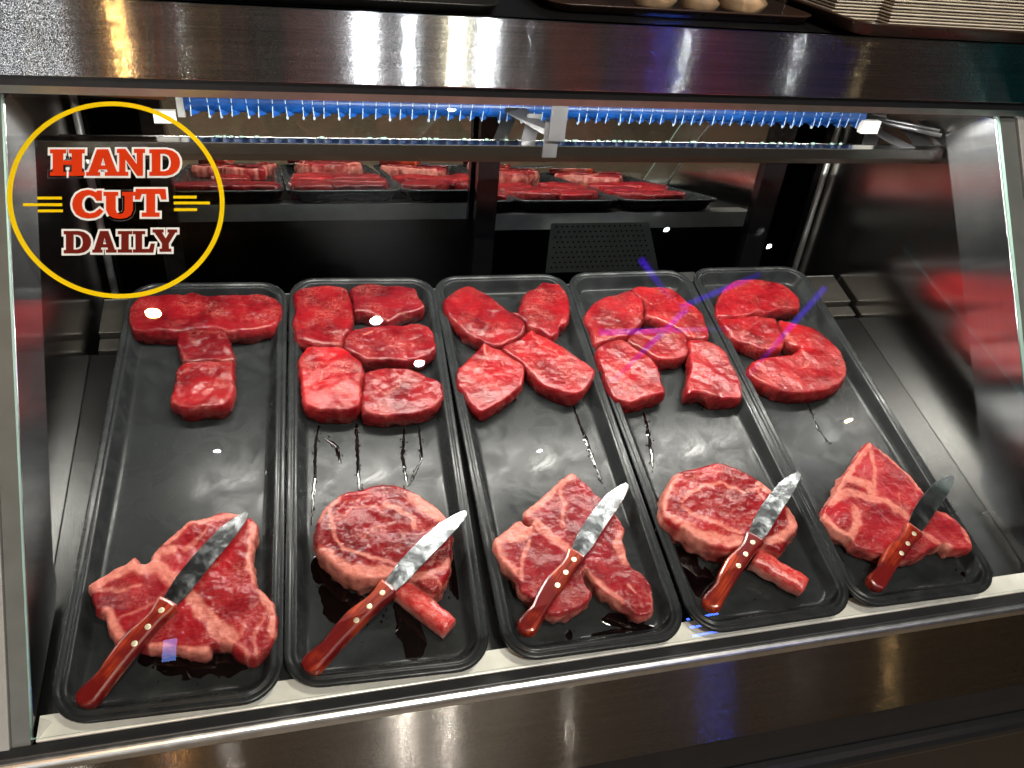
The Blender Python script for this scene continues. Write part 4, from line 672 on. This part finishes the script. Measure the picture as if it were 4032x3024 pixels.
# rib bones
def rib_bone(key, a, b):
    o = steak_objs[key]; inv = o.matrix_world.inverted()
    A = Vector((*a, -.0045)); B = Vector((*b, -.0075)); ax = (B - A).normalized(); v = Vector((-ax.y, ax.x, 0)); n = 18; k = 16; V = []; F = []; FA = []
    for i in range(n + 1):
        t = i / n; p = A.lerp(B, t); hw = .0160 - .0035 * t; hh = .0165 - .001 * t
        for j in range(k):
            an = 2 * math.pi * j / k; cx, cz = math.cos(an), math.sin(an)
            cx = math.copysign(abs(cx) ** .6, cx); cz = math.copysign(abs(cz) ** .6, cz)
            q = p + v * hw * cx + Vector((0, 0, 1)) * hh * cz
            q += v * .0022 * noise.noise(q * 95) + Vector((0, 0, .0024)) * noise.noise(q * 80 + Vector((5, 5, 5)))
            V.append(inv @ (DECK @ q)); FA.append(max(0, min(1, cz * 2 - .3 - .2 * cx + noise.noise(q * 120) * .8)))
    for i in range(n):
        for j in range(k): F.append((i*k+j, i*k+(j+1) % k, (i+1)*k+(j+1) % k, (i+1)*k+j))
    c = len(V); V.append(inv @ (DECK @ (B + ax * .0015))); FA.append(.35)
    for j in range(k): F.append((n*k+j, n*k+(j+1) % k, c))
    F.append(tuple(range(k)))
    e = mesh_obj('bone', V, F, BONEM, o, True)
    at = e.data.attributes.new('fat', 'FLOAT', 'POINT'); at.data.foreach_set('value', np.array(FA, dtype=np.float32))
    bm = bmesh.new(); bm.from_mesh(e.data); bmesh.ops.recalc_face_normals(bm, faces=bm.faces); bm.to_mesh(e.data); bm.free()
for k, a, b in BONES: rib_bone(k, a, b)

# ================================================================ KNIVES
def extrude_poly(pts, layers, mb=None, m=0):               # layers: (inset, z)
    mb = mb or MB(); n = len(pts); b0 = len(mb.v)
    if area(pts) < 0: pts = pts[::-1]
    for ins, z in layers: mb.v += [(x, y, z) for x, y in grow(pts, -ins)]
    for i in range(len(layers) - 1):
        for j in range(n): mb.f.append((b0+i*n+j, b0+i*n+(j+1) % n, b0+(i+1)*n+(j+1) % n, b0+(i+1)*n+j)); mb.m.append(m)
    mb.f += [tuple(b0 + j for j in range(n))[::-1], tuple(b0 + (len(layers)-1)*n + j for j in range(n))]; mb.m += [m, m]
    return mb
def dens(pts, step, closed=True):
    out = []
    for i in range(len(pts) if closed else len(pts) - 1):
        a, b = Vector(pts[i]), Vector(pts[(i+1) % len(pts)]); k = max(1, int((b - a).length / step))
        out += [tuple(a.lerp(b, j / k)) for j in range(k)]
    return out
bl = []
edge = [tuple(p) for p in BLADE[:9]]; rest = [tuple(p) for p in BLADE[9:]]
dn = dens(edge, .0011, False)
for i, p in enumerate(dn): bl.append((p[0], p[1] + (.0005 if i % 2 and p[0] > .035 else 0)))
bl += [edge[-1]] + rest
kroot = empty('steak_knife')
mesh_b = extrude_poly(bl, [(.0004, -.0008), (0, -.0002), (0, .0002), (.0004, .0008)]).build('blade', BLADEM, kroot)
hs = [tuple(p) for p in smooth_closed(HANDLE, .004)]
mesh_h = extrude_poly(hs, [(.0050, -.0085), (.0018, -.0076), (.0004, -.0050), (0, 0), (.0004, .0050), (.0018, .0076), (.0048, .0085)]).build('handle', WOODH, kroot)
bevel(mesh_h, .0006, 1)
for (rx, ry) in RIVETS:
    rm = MB(); kk = 16
    for rr, z in ((.0036, .0080), (.0036, .0086), (.0026, .0089)): rm.v += [(rx + rr * math.cos(2*math.pi*j/kk), ry + rr * math.sin(2*math.pi*j/kk), z) for j in range(kk)]
    for i in range(2):
        for j in range(kk): rm.f.append((i*kk+j, i*kk+(j+1) % kk, (i+1)*kk+(j+1) % kk, (i+1)*kk+j)); rm.m.append(0)
    rm.f.append(tuple(range(2*kk, 3*kk))); rm.m.append(0)
    rv = rm.build('rivet', RIVETM, mesh_h)
KL = ['wood handled steak knife laid across the wide T-bone in the T tray', 'wood handled steak knife laid across the dark ribeye in the E tray', 'wood handled steak knife laid across the notched T-bone in the X tray',
      'wood handled steak knife laid across the bright ribeye in the A tray', 'steak knife with orange wood handle on the pale T-bone in the S tray']
for i, kd in enumerate(KNIVES):
    o = kroot if i == 0 else copy_tree(kroot)
    b, t, p = Vector(kd['b']), Vector(kd['t']), Vector(kd['o']); ax = (t - b).normalized(); v = Vector((0, 0, 1)).cross(ax).normalized(); n2 = ax.cross(v)
    m = Matrix((ax, v, n2)).transposed().to_4x4() @ Matrix.Rotation(R((-2, -9, -6, -10, 4)[i]), 4, 'X'); m.translation = p
    o.matrix_world = DECK @ m; props(o, KL[i], 'knife', 'steak knives laid on the front steaks')

# ================================================================ ON TOP OF THE COUNTER
BROWN = plain('brown_tray_plastic', (.035, .018, .012), .3); BLK2 = plain('black_serving_tray', (.018, .017, .015), .35)
def cafe_tray(w_, l_, loc, m, label, zs=.58):
    rings = [(.018, 0), (.010, .002), (.002, .0175), (0, .0195), (.0005, .0215), (.004, .0218), (.0060, .0195), (.016, .0035), (.024, .0030)]
    o = ring_mesh([(a, z * zs) for a, z in rings], w_, l_, .035, 6).build('serving_tray', m, smooth=True); o.location = loc
    return props(o, label, 'tray', 'serving trays on top of the counter')
cafe_tray(.49, .34, (.095, .452, .6590), BLK2, 'black serving tray on the counter above the blue coil')
cafe_tray(.40, .32, (.655, .497, .6590), BROWN, 'brown serving tray holding clear boxes of bread rolls')
cafe_tray(.52, .34, (1.055, .405, .6640), BROWN, 'dark brown serving tray under the stacks of paper food trays', .85)
PAPER = plain('cream_paper', (.72, .65, .54), .7)
def paper_stack(x, y, z, w_, l_, n, label):
    r = props(empty('paper_tray_stack', (x, y, z)), label, 'paper stack', 'stacks of paper food trays')
    sh = MB().box((0, 0, 0), (w_, l_, .0016)).box((-.003, -.003, .0016), (w_ + .003, l_ + .003, .0025)).build('paper_tray', PAPER, r)
    random.seed(int(x * 100))
    for i in range(n):
        o = sh if i == 0 else sh.copy()
        if i: COL.objects.link(o)
        o.location = (random.uniform(-.0015, .0015), random.uniform(-.0015, .0015), i * .0042); o.parent = r
    return r
paper_stack(1.075, .500, .6668, .075, .14, 22, 'narrow stack of cream paper food trays beside the bread rolls')
paper_stack(1.150, .475, .6668, .36, .18, 26, 'wide stack of cream paper food trays at the end of the counter')
BREAD = plain('bread_crust', (.42, .27, .15), .6, 0, .4, .25)
PLAS = glass_mat('clear_plastic', (.93, .94, .95), 1.6)
rolls = []
for i, (x, rr) in enumerate(((.812, .030), (.880, .027), (.945, .034))):
    mb = MB(); nu, nv = 20, 10; vv = [(0, 0, -.55 * rr)]
    mb.sphere((0, 0, 0), rr, rr, rr * .62, 20, 10)
    mb.v = [(a * (1 + .05 * math.sin(c / rr * 14 + a * 60)), b * (1 + .05 * math.sin(c / rr * 14 + a * 60)), c + .06 * rr * math.sin(math.hypot(a, b) / rr * 13)) for a, b, c in mb.v]
    o = mb.build('bread_roll', BREAD, smooth=True); o.location = (x, .530, .6612 + rr * .6)
    props(o, ['tan swirled bread roll in the left compartment on the brown tray', 'smallest tan swirled bread roll between two others on the brown tray', 'largest tan swirled bread roll beside the paper stacks'][i], 'bread roll', 'bread rolls in the clear box')
bx = props(empty('plastic_box', (.885, .545, .6608)), 'clear plastic box around the bread rolls on the brown tray', 'plastic box')
for (a, b) in (((-.110, -.045, 0), (.110, -.0442, .062)), ((-.110, .0442, 0), (.110, .045, .062)), ((-.1108, -.045, 0), (-.110, .045, .062)), ((.110, -.045, 0), (.1108, .045, .062)), ((-.1108, -.045, .0622), (.1108, .045, .063))):
    MB().box(a, b).build('box_panel', PLAS, bx)

# dark kitchen wall behind the counter
NAVY = plain('navy_wall', (.020, .026, .042), .5)
o = MB().box((-3, 2.4, -.8), (5, 2.45, 2.7)).build('wall', NAVY); o['kind'] = 'structure'
for x in (.74, .95, 1.28):
    o = MB().box((x, 2.30, -.6), (x + .05, 2.395, 2.2)).build('wall_post', BLACKP); props(o, {.74: 'leftmost dark post on the navy wall behind the counter', .95: 'middle dark post on the navy wall behind the counter', 1.28: 'dark post on the navy wall behind the bread rolls'}[x], 'post', 'posts on the back wall')

# ================================================================ ROOM THE CASE STANDS IN (seen in its reflections)
FLOORW = plain('worn_wood_floor', (.085, .060, .036), .45, 0, .4, .25)
o = MB().box((-5, -6, -.80), (8, 3, -.765)).build('floor', FLOORW); o['kind'] = 'structure'
o = MB().box((-5, -6, 3.42), (8, 3, 3.47)).build('ceiling', plain('dark_ceiling', (.03, .03, .032), .8)); o['kind'] = 'structure'
o = MB().box((-5, -4.05, -.8), (8, -4.0, 3.42)).build('wall', plain('dark_wood_wall', (.06, .058, .056), .6, 0, .3, .3)); o['kind'] = 'structure'
def spot(name, loc, r, col, s, label):
    t = props(empty(name, loc), label, 'lamp', 'ceiling spots over the customer side')
    mb = MB(); k = 20
    mb.v = [(r * math.cos(2*math.pi*j/k), r * math.sin(2*math.pi*j/k), 0) for j in range(k)]; mb.f = [tuple(range(k))[::-1]]; mb.m = [0]
    mb.build('bulb', emit('bulb_' + name, col, s), t)
    c = MB(); 
    for rr, z in ((r * 1.02, -.01), (r * 1.15, -.01), (r * 1.15, .09), (r * 1.02, .09)): c.v += [(rr * math.cos(2*math.pi*j/k), rr * math.sin(2*math.pi*j/k), z) for j in range(k)]
    for i in range(4):
        for j in range(k): c.f.append((i*k+j, i*k+(j+1) % k, ((i+1) % 4)*k+(j+1) % k, ((i+1) % 4)*k+j)); c.m.append(0)
    c.build('lamp_shade', BLACKP, t)
    return t
WHT = (1, .97, .92); WRM = (1, .62, .26)
spot('ceiling_spot', (.66, -1.90, 2.58), .030, WHT, 10500, 'white ceiling spot, brightest streak in the fascia')
spot('ceiling_spot', (.90, -2.24, 2.58), .030, WHT, 3000, 'white ceiling spot behind the brightest one')
spot('ceiling_spot', (1.08, -1.05, 3.20), .030, (1, .88, .58), 4200, 'yellowish ceiling spot right of the brightest one')
spot('ceiling_spot', (1.22, -1.02, 3.20), .030, WHT, 4600, 'white ceiling spot beside the yellowish one')
spot('ceiling_spot', (-.38, -1.79, 2.58), .036, (1, .50, .14), 1500, 'warm orange ceiling spot above the T tray')
spot('ceiling_spot', (-.23, -2.89, 2.58), .020, WHT, 700, 'small dim white ceiling spot far to the left')
spot('ceiling_spot', (1.75, -3.16, 2.58), .020, WHT, 700, 'small dim white ceiling spot far behind')
spot('ceiling_spot', (4.08, -3.11, 2.58), .034, (1, .7, .34), 250, 'warm ceiling spot far to the right')
spot('ceiling_spot', (2.52, -1.90, 3.28), .020, WHT, 1500, 'white ceiling spot left of the neon star')
spot('ceiling_spot', (3.30, -2.05, 3.28), .020, WHT, 1500, 'white ceiling spot right of the neon star')
spot('floor_spot', (2.20, -2.40, .42), .030, (1, .45, .05), 60, 'amber lamp low down right of the case')
# unseen lamp, added to give the left end of the fascia its pale glow
t = props(empty('fascia_glow_lamp', (-.74, -2.3, -.765)), 'unseen low lamp with a white drum shade, added for the fascia glow', 'lamp')
MB().tube([(0, 0, 0), (0, 0, .62)], .014, 10).tube([(0, 0, 0), (0, 0, .02)], .15, 20).build('pole', BLACKP, t)
sh = MB(); k = 24
for r_, z_ in ((.20, .62), (.20, 1.28)): sh.v += [(r_ * math.cos(2*math.pi*j/k), r_ * math.sin(2*math.pi*j/k), z_) for j in range(k)]
sh.f = [(j, (j+1) % k, k+(j+1) % k, k+j) for j in range(k)]; sh.m = [0] * k
sh.build('lamp_shade', emit('fascia_glow_shade', (1, .97, .92), 9), t, True)
# blue neon star hung below the ceiling
NEON = N('blue_neon'); NEON.p.inputs['Base Color'].default_value = (.02, .01, .1, 1); NEON.p.inputs['Emission Color'].default_value = (.085, .008, 1., 1)
lw = NEON.n('ShaderNodeLayerWeight'); lw.inputs[0].default_value = .5
NEON.l(NEON.math('MULTIPLY', NEON.math('POWER', NEON.math('SUBTRACT', 1., lw.outputs['Facing']), 2.2), 7.), NEON.p.inputs['Emission Strength']); NEON = NEON.mat
star = props(empty('neon_star', (2.4, -1.95, 2.4)), 'blue neon star outline hanging over the customer side', 'neon sign')
for a, b in (((1.97, -1.47), (2.29, -1.83)), ((1.87, -1.99), (2.67, -2.01)), ((2.35, -1.83), (2.05, -2.42)), ((3.16, -1.71), (2.96, -2.46)), ((2.29, -1.83), (2.70, -1.60))):
    MB().tube([(a[0] - 2.4, a[1] + 1.95, .1), (b[0] - 2.4, b[1] + 1.95, .1)], .021, 16).build('neon_tube', NEON, star, True)
sgn = props(empty('neon_sign', (2.82, -3.93, 1.55)), 'small blue neon sign on the wood wall', 'neon sign')
MB().box((-.14, -.02, -.08), (.14, 0, .08)).build('sign_board', BLACKP, sgn)
for z in (-.06, 0, .06): MB().tube([(-.12, .01, z), (.12, .01, z + .01)], .008, 6).build('neon_tube', emit('cyan_neon', (.06, .16, 1.), 45), sgn, True)
scr = props(empty('wall_screen', (-.62, -3.96, 1.90)), 'small blue white screen on the far wall', 'screen')
MB().box((-.05, -.02, -.085), (.05, 0, .085)).build('screen_case', BLACKP, scr)
MB().box((-.04, .001, -.07), (.04, .004, .07)).build('display', emit('lit_display', (.22, .36, 1.), 9), scr)
stand_in = MB().box((0, 0, 0), (.45, .02, 1.4)).build('teal_stand_in', plain('teal_cloth', (.015, .55, .62), .8)); stand_in.location = (2.02, -.30, -.26); stand_in.rotation_euler = (0, 0, R(35))  # unseen teal cloth, added as a shirt stand-in to tint the fascia reflection
props(stand_in, 'unseen teal cloth standing in for a shirt reflected in the fascia', 'stand-in cloth')
